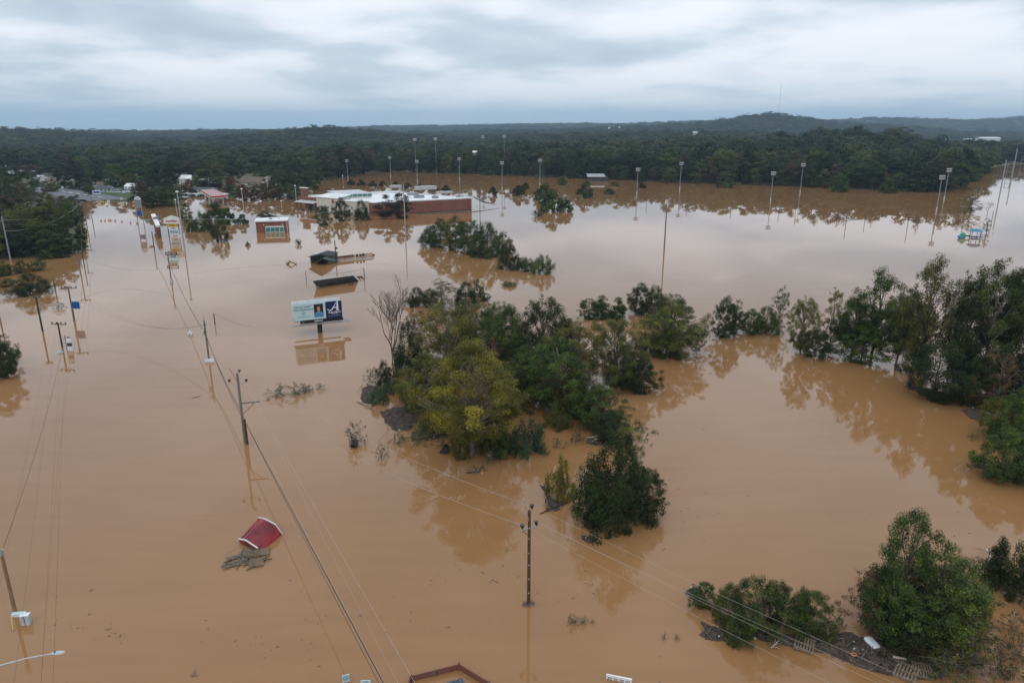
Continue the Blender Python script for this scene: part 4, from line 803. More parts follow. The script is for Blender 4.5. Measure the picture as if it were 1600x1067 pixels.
CARS = [(150, 294, WHT, 'white'), (158, 298.5, (.3, .02, .02), 'red'), (168, 298.5, WHT, 'white'), (176, 299, (.05, .05, .06), 'black'), (184, 299, (.3, .32, .34), 'silver'), (193, 299.3, (.03, .04, .06), 'dark'), (201, 299.4, (.4, .42, .44), 'silver'), (210, 299.6, (.03, .03, .035), 'black'), (219, 299.8, (.2, .22, .25), 'grey'), (228, 300, (.03, .04, .08), 'dark blue'),
        (111, 295, (.04, .04, .05), 'black'), (118, 295.5, (.05, .06, .09), 'dark'), (126, 296, (.4, .42, .44), 'silver'), (62, 278, WHT, 'white'), (71, 279, (.3, .32, .34), 'silver'), (80, 280, (.15, .17, .2), 'grey'), (39, 315, WHT, 'white'), (83, 317, WHT, 'white'), (37, 309, (.08, .1, .14), 'dark blue'),
        (400, 299, (.05, .12, .2), 'blue'), (407, 300, (.3, .34, .38), 'silver'), (404, 302.5, (.04, .08, .14), 'dark blue'), (412, 303.5, (.5, .54, .58), 'pale'), (396, 304, (.35, .36, .38), 'grey'), (449, 307, (.4, .45, .5), 'pale blue'), (456, 308.5, (.1, .1, .11), 'dark'), (441, 310, (.3, .3, .32), 'grey'), (290, 307, (.02, .02, .03), 'black'), (314, 307.5, (.02, .02, .03), 'black'), (300, 307.5, (.03, .03, .04), 'dark')]
crnd = random.Random(4)
for i, (px, py, col, word) in enumerate(CARS):
    c = car0 if i == 0 else dup(car0)
    p = PT(px, py); p.z = max(p.z, -.2); c.location = p; c.rotation_euler = (0, 0, R(crnd.choice([0, 90, 80, 100, 75])))
    where = 'in the row beyond the grass verge' if px < 240 and px > 145 else ('near the road bend at the left' if px < 145 else ('by the gabled hall' if 390 < px < 420 else ('in shallow water left of the store' if px > 420 else 'beside the fuel station')))
    nth = [q for q in CARS if (145 < q[0] < 240) == (145 < px < 240) and abs(q[0] - px) < 60 and q[3] == word].index((px, py, col, word))
    c['label'] = f'{word} parked car {where}, column {["first", "second", "third", "fourth"][min(nth, 3)]} of its colour'.replace('column ', ''); c['group'] = 'parked cars at the edge of the flood'
    c.children[0].color = (*col, 1)
# van under floodwater by store
# ------------------------------------------------------------------ submerged cabins and roofs
def cabin():
    o = P(500, 411); e = empty('flooded_cabin', o, 'green cabin flooded to its torn grey shingle roof', 'building')
    q = lambda px, py, z: P(px, py, z) - o
    apex, bl, br = q(501.5, 397, 2.9), q(484.5, 401, 1.7), q(518, 399.5, 1.5)
    back = Vector((1.0, 8.5, 0)) * .55
    mb = MB(); mb.add([bl, br, apex, Vector((bl.x, bl.y, -2)), Vector((br.x, br.y, -2)), bl + back, br + back, apex + back, Vector((bl.x, bl.y, -2)) + back, Vector((br.x, br.y, -2)) + back],
        [(3, 4, 1, 2, 0), (9, 8, 5, 7, 6), (3, 0, 5, 8), (4, 9, 6, 1)]); mb.build('wall', M['gcabin'], e)
    up = Vector((0, 0, .12)); f_ = -Vector((.1, .9, 0)); ov = (bl - apex).normalized() * .6; ov2 = (br - apex).normalized() * .6
    mb = MB(); mb.slab([bl + ov + f_ + up, apex + f_ + up, apex + back * 1.1 + up, bl + ov + back * 1.1 + up], .14); mb.slab([apex + f_ + up * 1.01, br + ov2 + f_ + up, br + ov2 + back * 1.1 + up, apex + back * 1.1 + up * 1.01], .14)
    r = mb.build('roof', M['shingle'], e)
    mb = MB(); a = bl + ov * .7 + back * .6 + up * 1.6; mb.slab([a, a + Vector((2.2, .5, .45)), a + Vector((2.4, 2.8, .5)), a + Vector((.2, 2.2, .02))], .03); mb.build('exposed_underlay', M['white'], r)
    # porch roof
    pa = q(507, 402.5, 1.9); pl = q(492, 410.5, .35); pr_ = q(526, 410, .1)
    bk = Vector((.3, 3.2, .0)); mb = MB(); mb.slab([pl, pa - Vector((0, 2.2, 0)), pa + bk * .3, pl + bk], .12); mb.slab([pa - Vector((0, 2.2, 0)) + Vector((.01, 0, 0)), pr_, pr_ + bk * .7, pa + bk * .3 + Vector((.01, 0, 0))], .12); p2 = mb.build('porch_roof', M['shingle'], e)
    mb = MB(); b0 = pl.lerp(pa - Vector((0, 2.2, 0)), .08) + bk * .35 + Vector((0, 0, .1)); 
    for t in (.0, .3, .55): 
        b1 = pl.lerp(pa - Vector((0, 2.2, 0)), .06 + t) + bk * (.3 + t * .3) + Vector((0, 0, .12)); mb.slab([b1, b1 + Vector((.9, -.1, .25)), b1 + Vector((1.1, 1.0, .3)), b1 + Vector((.1, 1.0, .06))], .02)
    mb.build('torn_underlay', M['white'], p2)
    mb = MB(); mb.beam(pl, pa - Vector((0, 2.25, 0)), .08, .25); mb.beam(pa - Vector((0, 2.25, 0)), pr_, .08, .25); mb.build('fascia', M['wooddark'], p2)
    mb = MB(); w = (bl + br) / 2; mb.box(w.x - .8, w.x + 1.2, w.y - .07, w.y - .02, .9, 1.6); mb.build('window', M['glass'], e)
cabin()
def sunken_roof(name, label, A, B, D_, C_, zr, zl, material, trim, ribs=0, tilt=None):
    # A-B ridge pixels, D-C lower edge pixels
    a, b, c, d = P(*A, zr), P(*B, zr), P(*C_, zl), P(*D_, zl); o = (a + c) / 2; o.z = 0
    e = empty(name, o, label, 'roof'); a, b, c, d = a - o, b - o, c - o, d - o
    back = Vector((.6, 3.4, -zr - .3)) 
    mb = MB(); mb.slab([d, c, b, a], .15); mb.slab([a, b, b + back, a + back], .15); r = mb.build('roof_sheet', material, e)
    mb = MB(); mb.add([a - Vector((0, 0, .16)), d - Vector((0, 0, .16)), Vector((d.x, d.y, -.6)), a + back * .9 - Vector((0, 0, .3))], [(0, 1, 2), (0, 3, 2)]); mb.beam(a, d, .12, .3); mb.beam(b, c, .12, .3); mb.build('gable_trim', trim, e)
    mb = MB(); mb.beam(d + Vector((0, -.1, 0)), c + Vector((0, -.1, 0)), .14, .22); mb.beam(a + Vector((0, 0, .1)), b + Vector((0, 0, .1)), .3, .1); mb.build('eave_gutter', M['lgrey'], e)
    if ribs:
        mb = MB()
        for i in range(ribs):
            t = (i + .5) / ribs; mb.beam(a.lerp(b, t) + Vector((0, 0, .05)), d.lerp(c, t) + Vector((0, 0, .05)), .07, .06)
        mb.build('roof_seams', material, e)
    return e
sunken_roof('submerged_roof', 'long dark shingle roof of a drowned building left of the thin pole', (489, 439), (552, 430.5), (495, 447.5), (556, 436), 1.9, .25, M['shingle'], M['white'], 10)
e = sunken_roof('submerged_roof', 'low tan mud-covered roof right of the flooded green cabin', (521, 403), (581, 395.5), (524, 408.2), (584, 403.5), .9, .06, M['tanroof'], M['tanroof'], 22)
o = Vector(e.location)
for i in range(8):
    a = P(523 + i * 4, 403.1 - i * .5, .95) - o; mb = MB(); mb.box(a.x - .3, a.x + .25, a.y - .2, a.y + .2, .85, 1.25); mb.build('missing_ridge_tile', M['woodred'], e)
for px, py in ((558, 399.5), (563.5, 399.3), (568, 398.3)):
    a = P(px, py, .9) - o; mb = MB(); mb.tube([a - Vector((0, 0, .3)), a + Vector((0, 0, .45))], .28, 8); mb.build('roof_vent', M['dgrey'], e)
mb = MB()
pp = [P(559, 432, .1), P(563, 431, .25), P(566, 433.5, .05), P(561, 434, .1)]
mb.slab(pp, .2); mb.beam(P(558, 432, 0), P(564.5, 434.5, .4), .2, .2); mb.beam(P(564, 431, 0), P(568, 435, .3), .15, .15); tag(mb.build('broken_timber', M['woodred']), 'broken reddish timbers afloat at the end of the dark roof', 'debris')
mb = MB(); mb.beam(P(545, 445.5, .1), P(552, 443.5, .3), .15, .15); mb.beam(P(552, 443.5, .3), P(550, 446, 0), .15, .15); tag(mb.build('driftwood', M['wooddark']), 'thin bent stick floating just below the dark roof', 'driftwood')
def barn_roof():
    far = [P(404, 809, .35), P(413.5, 811, 1.0), P(430.5, 820, 1.05), P(441, 834.5, .0)]
    near = [P(373.5, 842, .3), P(384, 844, .75), P(403, 856.5, .35)]
    d = near[1] - far[1]; near.append(far[3] + d * .92 + Vector((0, 0, -.5)))
    o = (far[1] + near[1]) / 2; o.z = 0; e = empty('barn_roof', o, 'red gambrel metal roof with white trim floating at left', 'roof')
    far = [v - o for v in far]; near = [v - o for v in near]
    mb = MB(); far2 = [far[0] - Vector((0, 0, .6))] + far + [far[3] + Vector((.1, -.2, -.6))]; near2 = [near[0] - Vector((0, 0, .6))] + near + [near[3] + Vector((0, 0, -.6))]
    n = len(far2); mb.add(far2 + near2, [(i, n + i, n + i + 1, i + 1) for i in range(n - 1)] + [tuple(range(n)), tuple(range(2 * n - 1, n - 1, -1))]); mb.build('roof_panels', M['barn'], e)
    mb = MB()
    for k in range(3):
        m_ = [2, 9, 7][k]
        for i in range(m_):
            t = (i + .5) / m_; a = far[k].lerp(far[k + 1], t); b = near[k].lerp(near[k + 1], t); mb.beam(a + Vector((0, 0, .03)), b + Vector((0, 0, .03)), .05, .05)
    mb.build('roof_ribs', M['barnpale'], e)
    mb = MB()
    for k in range(3): mb.beam(far[k] + Vector((0, 0, .05)), far[k + 1] + Vector((0, 0, .05)), .08, .1)
    for k in range(2): mb.beam(near[k] + Vector((0, -.03, .05)), near[k + 1] + Vector((0, -.03, .05)), .08, .1)
    mb.build('white_trim', M['white'], e)
barn_roof()
# ------------------------------------------------------------------ pallets and debris
def pallet_proto():
    e = empty('pallet', (0, 0, 0), '', 'pallet')
    for x in (-.55, 0, .55): mb = MB(); mb.box(x - .04, x + .04, -.5, .5, -.06, .05); mb.build('stringer', M['pallet'], e)
    for i in range(7): mb = MB(); y = -.46 + i * .153; mb.box(-.6, .6, y - .045, y + .045, .05, .072); mb.build('slat', M['pallet'], e)
    return e
pal = pallet_proto(); pal2 = None
for i, (px, py, rz, tx, sc, lab) in enumerate([(1257, 1006, 62, 2, 1.25, 'tan wooden pallet tilted on the dark bank left of the white tub'), (1416, 1050, 50, -4, 1.3, 'larger broken wooden pallet at the lower right bank'), (1441, 1047, 70, 4, 1.15, 'brown pallet lying right of the larger broken pallet'),
        (393, 862, 95, 14, 1.15, 'pale pallet on the timber raft touching the red roof'), (409, 862, 10, 3, 1.0, 'grey pallet beside the pale one on the timber raft'), (401, 879, 20, 5, .9, 'half sunk pallet at the bottom of the timber raft')]):
    c = pal if i == 0 else dup(pal); p = P(px, py, .14); c.location = p; c.rotation_euler = (R(tx), R(tx * .5), R(rz)); c.scale = (sc, sc, sc); c['label'] = lab; c['group'] = 'floating pallets'
def sticks(mb, cx, cy, rx, ry, n, rnd, z=.12, L0=.5, L1=1.8, r=.035, ang=None, sp_=.6):
    for _ in range(n):
        a = rnd.uniform(0, 6.28); q = math.sqrt(rnd.random()); x = cx + math.cos(a) * rx * q; y = cy + math.sin(a) * ry * q; t = rnd.gauss(ang, sp_) if ang is not None else rnd.uniform(0, 3.14); l = rnd.uniform(L0, L1)
        p = Vector((x, y, z * rnd.uniform(.3, 1.4))); d = Vector((math.cos(t), math.sin(t), rnd.uniform(-.15, .25))) * l / 2
        m_ = p + Vector((rnd.gauss(0, .06), rnd.gauss(0, .06), rnd.uniform(0, .1))) * l; rr = r * rnd.uniform(.5, 1.5)
        mb.tube([p - d, m_, p + d], [rr, rr * .8, rr * .5], 4)
def raft(pix, label, seed, z=.16, dens=2.2, stickmat='deadwood', mud=True):
    rnd = random.Random(seed); poly = [P(*q) for q in pix]; o = sum(poly, Vector()) / len(poly); poly = [p - o for p in poly]
    e = empty('debris_mat', o, label, 'debris')
    # irregular mound
    n = 40; ang = sorted([(math.atan2(p.y, p.x), p) for p in poly], key=lambda t: t[0])
    def edge(a):
        best = 0
        for i in range(len(poly)):
            p, q = poly[i], poly[(i + 1) % len(poly)]; d = Vector((math.cos(a), math.sin(a))); e2 = Vector((q.x - p.x, q.y - p.y)); den = d.x * -e2.y + d.y * e2.x
            if abs(den) < 1e-6: continue
            t = (p.x * -e2.y + p.y * e2.x) / den; s = (d.x * p.y - d.y * p.x) / den
            if t > 0 and -.001 <= s <= 1.001: best = max(best, t)
        return best
    vs = [(0, 0, z)]; fs = []; K = 8; NA = 64
    for k in range(1, K + 1):
        for j in range(NA):
            a = 2 * math.pi * j / NA; rr = edge(a) * k / K; rr *= 1 + (.16 * mnoise.noise(Vector((math.cos(a) * 3 + seed, math.sin(a) * 3, 0))) + .10 * mnoise.noise(Vector((math.cos(a) * 9 + seed, math.sin(a) * 9, 2)))) * (k / K)
            x, y = rr * math.cos(a), rr * math.sin(a); h = z * (1 - (k / K) ** 3) * (.6 + .9 * mnoise.noise(Vector((x * .9, y * .9, seed)))) + .05 * mnoise.noise(Vector((x * 4, y * 4, seed))) - (.12 if k == K else 0)
            vs.append((x, y, h + .02))
    for j in range(NA): fs.append((0, 1 + j, 1 + (j + 1) % NA))
    for k in range(K - 1):
        for j in range(NA): fs.append((1 + k * NA + j, 1 + (k + 1) * NA + j, 1 + (k + 1) * NA + (j + 1) % NA, 1 + k * NA + (j + 1) % NA))
    if mud: mb = MB(); mb.add(vs, fs); mb.build('matted_litter', M['mud'], e)
    xs = [p.x for p in poly]; ys = [p.y for p in poly]; area = sum(poly[i].x * poly[(i + 1) % len(poly)].y - poly[(i + 1) % len(poly)].x * poly[i].y for i in range(len(poly))) / 2
    mb = MB(); cnt = int(abs(area) * dens); k = 0
    while k < cnt:
        x, y = rnd.uniform(min(xs), max(xs)), rnd.uniform(min(ys), max(ys)); a = math.atan2(y, x)
        if math.hypot(x, y) > edge(a) * 1.02: continue
        sticks(mb, x, y, .1, .1, 1, rnd, z + .08, .3, 1.6, .025); k += 1
    tag(mb.build('twigs', M[stickmat], e), kind='stuff')
    mb = MB()
    for _ in range(max(3, int(abs(area) * .5))):
        x, y = rnd.uniform(min(xs), max(xs)) * .8, rnd.uniform(min(ys), max(ys)) * .8
        if math.hypot(x, y) > edge(math.atan2(y, x)) * .85: continue
        s = rnd.uniform(.02, .07); mb.box(-s, s, -s * .7, s * .7, 0, s, Matrix.Translation((x, y, z + .05)) @ Matrix.Rotation(rnd.uniform(0, 3), 4, 'Z'))
    if mb.v: tag(mb.build('litter_scraps', M['bwhite'], e), kind='stuff')
    return e
raft([(566, 606), (578, 600), (590, 603), (588, 618), (582, 632), (568, 632), (562, 622)], 'dark debris mat at the upper left of the central clump', 1)
raft([(592, 643), (612, 636), (640, 632), (662, 640), (655, 660), (640, 676), (618, 676), (602, 662)], 'tangled heap of branches and litter left of the yellowing tree', 2, .35, 3.5)
raft([(640, 676), (668, 668), (700, 668), (700, 684), (664, 690), (640, 686)], 'strip of driftwood in front of the tangled branch heap', 3, .1, 3)
raft([(915, 682), (935, 675), (960, 680), (955, 695), (930, 697), (916, 692)], 'small dark raft under the bushes near the clump tip', 4, .2, 3)
raft([(888, 788), (905, 780), (925, 805), (965, 822), (1000, 815), (1018, 805), (985, 800), (930, 775)], 'litter fringe around the foot of the dark tip tree', 5, .12, 3)
raft([(842, 757), (858, 762), (862, 768), (848, 766)], 'small dark slab of litter above the floating planks', 6, .15, 3)
raft([(853, 772), (872, 780), (876, 797), (868, 800), (850, 785)], 'floating planks and litter below the small yellow green tree', 7, .15, 4)
raft([(907, 835), (920, 838), (932, 845), (922, 851), (908, 842)], 'oval dark litter raft below the tip tree', 8, .18, 4)
raft([(1068, 925), (1082, 915), (1100, 922), (1105, 938), (1098, 942), (1078, 935)], 'narrow grey mat at the left tip of the lower right bank', 9, .12, 3)
raft([(1090, 968), (1100, 975), (1130, 980), (1180, 985), (1175, 1002), (1130, 1003), (1100, 1000), (1088, 992), (1100, 984)], 'broad grey brown mat at the left end of the lower right bank', 10, .2, 3)
raft([(1150, 985), (1240, 990), (1320, 985), (1400, 1000), (1480, 1035), (1490, 1067), (1400, 1060), (1330, 1040), (1290, 1022), (1240, 1012), (1180, 1002)], 'long dark debris bank running under the trees at the lower right', 11, .28, 2.6)
raft([(1500, 640), (1530, 636), (1560, 645), (1540, 660), (1515, 655)], 'dark litter patch at the right bank cove', 12, .2, 3)
raft([(1510, 725), (1540, 735), (1600, 752), (1600, 740), (1545, 725)], 'thin litter fringe below the right bank bushes', 13, .12, 3)
raft([(1412, 602), (1440, 618), (1490, 628), (1500, 618), (1440, 605)], 'litter fringe around the dark right bank bush', 14, .12, 3)
raft([(1470, 1010), (1540, 1000), (1600, 1010), (1600, 1060), (1530, 1064), (1490, 1050)], 'brown twiggy shallows in the bottom right corner', 15, .06, 2.5, mud=False)
raft([(1510, 860), (1540, 855), (1560, 880), (1590, 900), (1570, 915), (1530, 890)], 'brown twigs around the small pointed tree at right', 16, .08, 2.5, mud=False)
raft([(358, 866), (372, 862), (392, 866), (424, 868), (424, 880), (408, 886), (385, 888), (366, 878)], 'raft of grey broken planks below the red roof', 17, .1, 1.0, mud=False)
def planks(pix, label, seed, n, L_=(1.0, 2.6), group=None, material='wood', name='plank_raft'):
    rnd = random.Random(seed); c = P(*pix[0]); rx = abs(P(*pix[1]).x - c.x); ry = abs(P(*pix[2]).y - c.y)
    e = empty(name, c, label, 'debris', group)
    for i in range(n):
        x, y = rnd.uniform(-rx, rx), rnd.uniform(-ry, ry); t = rnd.gauss(.5, .75); l = rnd.uniform(*L_); d = Vector((math.cos(t), math.sin(t), rnd.uniform(-.05, .08))) * l / 2; p = Vector((x, y, rnd.uniform(.03, .14)))
        mb = MB(); mb.beam(p - d, p + d, rnd.uniform(.05, .17), .05); mb.build('plank', M[rnd.choice([material, 'pallet', 'deadwood', 'wooddark', material])], e)
planks([(385, 875), (412, 875), (385, 866)], 'loose grey planks drifting under the red barn roof', 1, 44, (.5, 2.0))
planks([(863, 788), (874, 788), (863, 778)], 'dark boards tilted beside the clump tip', 2, 7, material='wooddark')
planks([(745, 735), (756, 735), (745, 731)], 'small bundle of grey boards afloat before the yellowing tree', 3, 9, (.8, 1.6))
def driftlog(pts, r, label, material='deadwood', branches=3, seed=1):
    rnd = random.Random(seed); w = [P(px, py, z) for px, py, z in pts]; mb = MB(); k = len(w)
    mb.tube(w, [r * (1 - .6 * i / (k - 1)) for i in range(k)], 6)
    for _ in range(branches):
        i = rnd.randrange(k - 1); s = w[i].lerp(w[i + 1], rnd.random()); d = Vector((rnd.gauss(0, 1), rnd.gauss(0, 1), rnd.uniform(0, .8))) * rnd.uniform(.3, .9); mb.tube([s, s + d * .5 + Vector((0, 0, .08)), s + d], [r * .45, r * .3, r * .12], 4)
    o = mb.build('driftwood', M[material]); return tag(o, label, 'driftwood')
driftlog([(918, 684, .1), (926, 683, .5), (935, 680, .9), (928, 687, .3), (960, 680, .8), (964, 678, 1.1)], .12, 'bleached branch resting on the small dark raft', 'driftpale', 5, 3)
driftlog([(928, 842, .1), (932, 833, .15), (940, 827, .15), (948, 823, .1)], .1, 'dark curved branch drifting below the tip tree', 'deadwood', 9, 4)
driftlog([(558, 628, 0), (572, 634, .15), (586, 642, .1)], .07, 'thin branch pointing away from the upper debris mat', 'deadwood', 5, 5)
driftlog([(646, 686, .1), (672, 680, .25), (700, 676, .3)], .14, 'grey log lying before the tangled branch heap', 'deadwood', 5, 6)
driftlog([(1395, 1026, .2), (1416, 1029, .3)], .12, 'short pale board above the broken pallets', 'driftpale', 0, 7)
driftlog([(1205, 1012, .1), (1212, 1005, .4), (1218, 998, .7)], .05, 'tan broken sapling on the lower right bank', 'driftpale', 7, 8)
driftlog([(768, 905, .02), (780, 910, .03)], .03, 'thin stick drifting right of the roof and wires', 'deadwood', 0, 9)
driftlog([(1302, 340, .0), (1320, 341, .5), (1345, 343, .0)], .25, 'long dark trunk afloat in the right-hand field', 'deadwood', 6, 10)
driftlog([(448, 413, .0), (455, 409, .8), (462, 413, .0)], .25, 'root ball drifting left of the green cabin', 'rootbrown' if 'rootbrown' in M else 'woodtan', 16, 11)
driftlog([(420, 840, .0), (437, 838, .05)], .03, 'small reed stem by the right end of the red roof', 'deadwood', 3, 12)
driftlog([(740, 308, .0), (755, 315, .2), (775, 320, .0)], .3, 'dark floating log right of the store corner', 'deadwood', 3, 13)
driftlog([(660, 336, .0), (690, 333, .2), (740, 331, .1), (780, 326, .0)], .25, 'long drifting branch in front of the store end', 'deadwood', 6, 14)
driftlog([(300, 622, .0), (312, 619, .05)], .05, 'short twig drifting left of the grey crossarm pole', 'deadwood', 2, 15)
driftlog([(298, 1057, .0), (310, 1054, .05)], .04, 'short twig drifting near the bottom edge at left', 'deadwood', 3, 16)
# tub
def tub():
    p = P(1362, 1005, .2); e = empty('white_tub', p, 'pale white tub stranded on the dark bank', 'tub', None, R(105)); mb = MB()
    out = []; 
    for k, (s, z) in enumerate(((1, .0), (1.02, .18), (.98, .26), (.86, .30), (.6, .33))):
        for j in range(24):
            a = 2 * math.pi * j / 24; x = .82 * s * abs(math.cos(a)) ** .45 * (1 if math.cos(a) > 0 else -1); y = (.46 + .05 * (x > 0)) * s * abs(math.sin(a)) ** .45 * (1 if math.sin(a) > 0 else -1); out.append((x, y, z))
    fs = [(k * 24 + j, k * 24 + (j + 1) % 24, (k + 1) * 24 + (j + 1) % 24, (k + 1) * 24 + j) for k in range(4) for j in range(24)] + [tuple(96 + j for j in range(24)), tuple(23 - j for j in range(24))]
    mb.add(out, fs); mb.build('basin', M['porcelain'], e, smooth=False); mb = MB(); mb.tube([(0.1, 0, .33), (.1, 0, .36)], .06, 10); mb.build('drain', M['galv'], e); e.rotation_euler = (R(12), R(-6), R(108)); e.scale = (.62, .72, .62)
tub()
def barrel(px, py, material, label, r=.3, h=.55, tilt=20, name='barrel'):
    e = empty(name, P(px, py, .05), label, 'barrel' if name == 'barrel' else 'bin'); e.rotation_euler = (R(tilt), R(tilt * .6), R(px % 90))
    mb = MB(); mb.tube([(0, 0, -.25), (0, 0, -.2), (0, 0, .1), (0, 0, .14), (0, 0, .18), (0, 0, h - .08), (0, 0, h)], [r * .92, r, r, r * 1.06, r, r, r * .9], 16); mb.build('drum', material, e, smooth=False)
    mb = MB(); mb.tube([(0, 0, h), (0, 0, h + .03)], r * .8, 16); mb.tube([(r * .4, 0, h + .03), (r * .4, 0, h + .08)], .05, 8); mb.build('lid', material, e)
barrel(838, 704, M['barrelblue'], 'blue barrel floating below the small blue green shrub', .28, .5, 10)
def bin_(px, py, label, rz, w=.55):
    e = empty('wheelie_bin', P(px, py), label, 'bin'); e.rotation_euler = (R(35), R(12), rz)
    mb = MB(); mb.add([(-w * .8, -w * .7, -.4), (w * .8, -w * .7, -.4), (w * .8, w * .7, -.4), (-w * .8, w * .7, -.4), (-w, -w * .9, .8), (w, -w * .9, .8), (w, w * .9, .8), (-w, w * .9, .8)], [(3, 2, 1, 0), (4, 5, 6, 7), (0, 1, 5, 4), (1, 2, 6, 5), (2, 3, 7, 6), (3, 0, 4, 7)]); mb.build('body', M['black'], e)
    mb = MB(); mb.box(-w * 1.06, w * 1.06, -w, w, .81, .88); mb.tube([(-w, -w * 1.1, .84), (w, -w * 1.1, .84)], .04, 6); mb.build('lid', M['black'], e)
bin_(552, 697, 'black bin bobbing at the left beside sparse brush', .4, .34); bin_(692, 707, 'black bin half sunk in front of the yellowing tree', 1.2, .36)
e = empty('orange_ring', P(1334, 1022, .32), 'orange ring lying on the dark bank', 'ring'); mb = MB(); mb.tube([(math.cos(t / 12 * 6.283) * .17, math.sin(t / 12 * 6.283) * .14, 0) for t in range(13)], .05, 6, False); mb.build('ring', M['orange'], e)
for px, py, s, lab in ((1179, 997, .28, 'white foam block on the bank left of the tan pallet'), (938, 808, .2, 'white jug at the foot of the tip tree'), (954, 817, .2, 'second white jug right of another at the foot of the tip tree'), (932, 675, .22, 'white scrap above the bleached branch'), (1545, 741, .5, 'white float at the edge of the right bank bushes'), (624, 672, .3, 'white bag caught in the tangled branch heap'), (1317, 1001, .15, 'white cup on the bank above the orange ring'), (1273, 280, .6, 'white buoy floating before the far treeline at right'), (900, 281, .6, 'red and white buoy near the grey field building')):
    p = P(px, py, .2 if s < .6 else 0); mb = MB(); rnd = random.Random(px)
    mb.tube([(-s * .6, 0, .02), (-s * .45, 0, .05), (s * .3, 0, .06), (s * .5, 0, .04), (s * .62, 0, .04)], [s * .2, s * .36, s * .36, s * .2, s * .12], 8); o = mb.build('foam_scrap' if s < .6 else 'buoy', M['bwhite'] if px != 900 else M['orange'], loc=p); o.scale = (.62, .62, .62); o.rotation_euler = (0, 0, rnd.uniform(0, 3)); tag(o, lab, 'litter')
# scattered flotsam nobody could count
mb = MB(); frnd = random.Random(8)
for _ in range(230):
    px = frnd.uniform(-50, 1650); py = 560 + 540 * frnd.random() ** .8
    p = P(px, py)
    if frnd.random() < .75: px0 = frnd.choice([(1000, 830), (1100, 780), (600, 960), (880, 930), (150, 980), (760, 880), (420, 1010)]); p = P(px0[0] + frnd.gauss(0, 50), px0[1] + frnd.gauss(0, 22))
    s = .02 + .07 * frnd.random() ** 3; t = frnd.uniform(0, 3.14); l = s * frnd.uniform(1, 3.5)
    d = Vector((math.cos(t), math.sin(t), 0)) * l; n_ = Vector((-math.sin(t), math.cos(t), 0)) * s * .6
    mb.add([p - d + Vector((0, 0, .004)), p - n_ + Vector((0, 0, .012)), p + d + Vector((0, 0, .004)), p + n_ + Vector((0, 0, .012)), p + Vector((0, 0, .04 + s * .3))], [(0, 1, 4), (1, 2, 4), (2, 3, 4), (3, 0, 4)])
tag(mb.build('flotsam', M['deadwood']), 'tiny leaves and twigs scattered over the brown water', 'flotsam', kind='stuff')
# ------------------------------------------------------------------ poles, wires, lamps
def insul(mb, p, r=.09): p = Vector(p); mb.tube([p, p + Vector((0, 0, .08)), p + Vector((0, 0, .2)), p + Vector((0, 0, .3))], [r * .5, r * .7, r * 1.25, r * 1.4], 8)
TOPS = {}
def upole(key, px, py, top, r, material, label, cross=0, ins=3, az=0.0, name='utility_pole', drop=.35, cat='utility pole', extra=None, pxtop=None):
    b = P(px, py); h = H_at(b.y, top); e = empty(name, b, label, cat, None, az)
    mb = MB(); k = 6; mb.tube([(0, 0, -3 + (h + 3) * i / k) for i in range(k + 1)], [r * 1.12 * (1 - .28 * i / k) for i in range(k + 1)], 10); mb.build('pole', M[material], e)
    if cross:
        mb = MB(); mb.box(-cross / 2, cross / 2, r, r + .12, h - drop - .07, h - drop + .07); c = mb.build('crossarm', M['wood'], e)
        for i in range(ins):
            x = -cross / 2 + .12 + i * (cross - .24) / max(1, ins - 1); mb = MB(); insul(mb, (x, r + .06, h - drop + .07)); mb.build('insulator', M['black'], c)
        for s in (-1, 1): mb = MB(); mb.beam((s * cross * .28, r + .06, h - drop - .07), (0, r + .02, h - drop - .75), .03, .03); mb.build('brace', M['galv'], e)
    TOPS[key] = (b, h, az); 
    if extra: extra(e, h, r)
    return e
def top_pt(key, x=0, dz=0, y=0):
    b, h, az = TOPS[key]; return Vector((b.x + math.cos(az) * x - math.sin(az) * y, b.y + math.sin(az) * x + math.cos(az) * y, h + dz))
def extraA(e, h, r):
    mb = MB(); mb.beam((-.62, -.1, h - 1.62), (.55, .1, h - 1.35), .09, .09); c = mb.build('crossarm', M['galv'], e)
    for p in ((-.5, 0, h - 1.5), (.52, .1, h - 1.28)): mb = MB(); insul(mb, p, .12); mb.build('insulator', M['black'], c)
    mb = MB(); insul(mb, (.18, .05, h + .1), .13); mb.build('insulator', M['black'], e)
    mb = MB(); mb.beam((-.4, 0, h - .35), (.2, 0, h + .05), .06, .06); mb.build('top_bracket', M['galv'], e)
    mb = MB(); mb.tube([(-.02, -.15, h - .8), (-.2, -.1, h - .1), (-.38, 0, h + .75)], .025, 5); mb.tube([(-.38, 0, h + .75), (-.38, 0, h + .85)], .05, 6); mb.build('lightning_rod', M['galv'], e)
    mb = MB(); mb.beam((-.1, -.1, h - 1.95), (-.55, -.05, h - 1.62), .035, .035); mb.build('brace', M['woodred'], e)
    mb = MB()
    for z in (1.0, 2.2, 3.4, 4.4, 5.6, 6.5): mb.box(-.04, .04, -r * 1.15, -r * .9, z, z + .07)
    mb.build('step_bolts', M['lgrey'], e)
    rnd = random.Random(2); mb = MB(); sticks(mb, 0, 0, .45, .35, 40, rnd, .08, .15, .5, .02); tag(mb.build('caught_twigs', M['deadwood'], e), kind='stuff')
upole('A', 826, 943, 797, .13, 'woodred', 'tall red brown pole with black insulators in the foreground', extra=extraA)
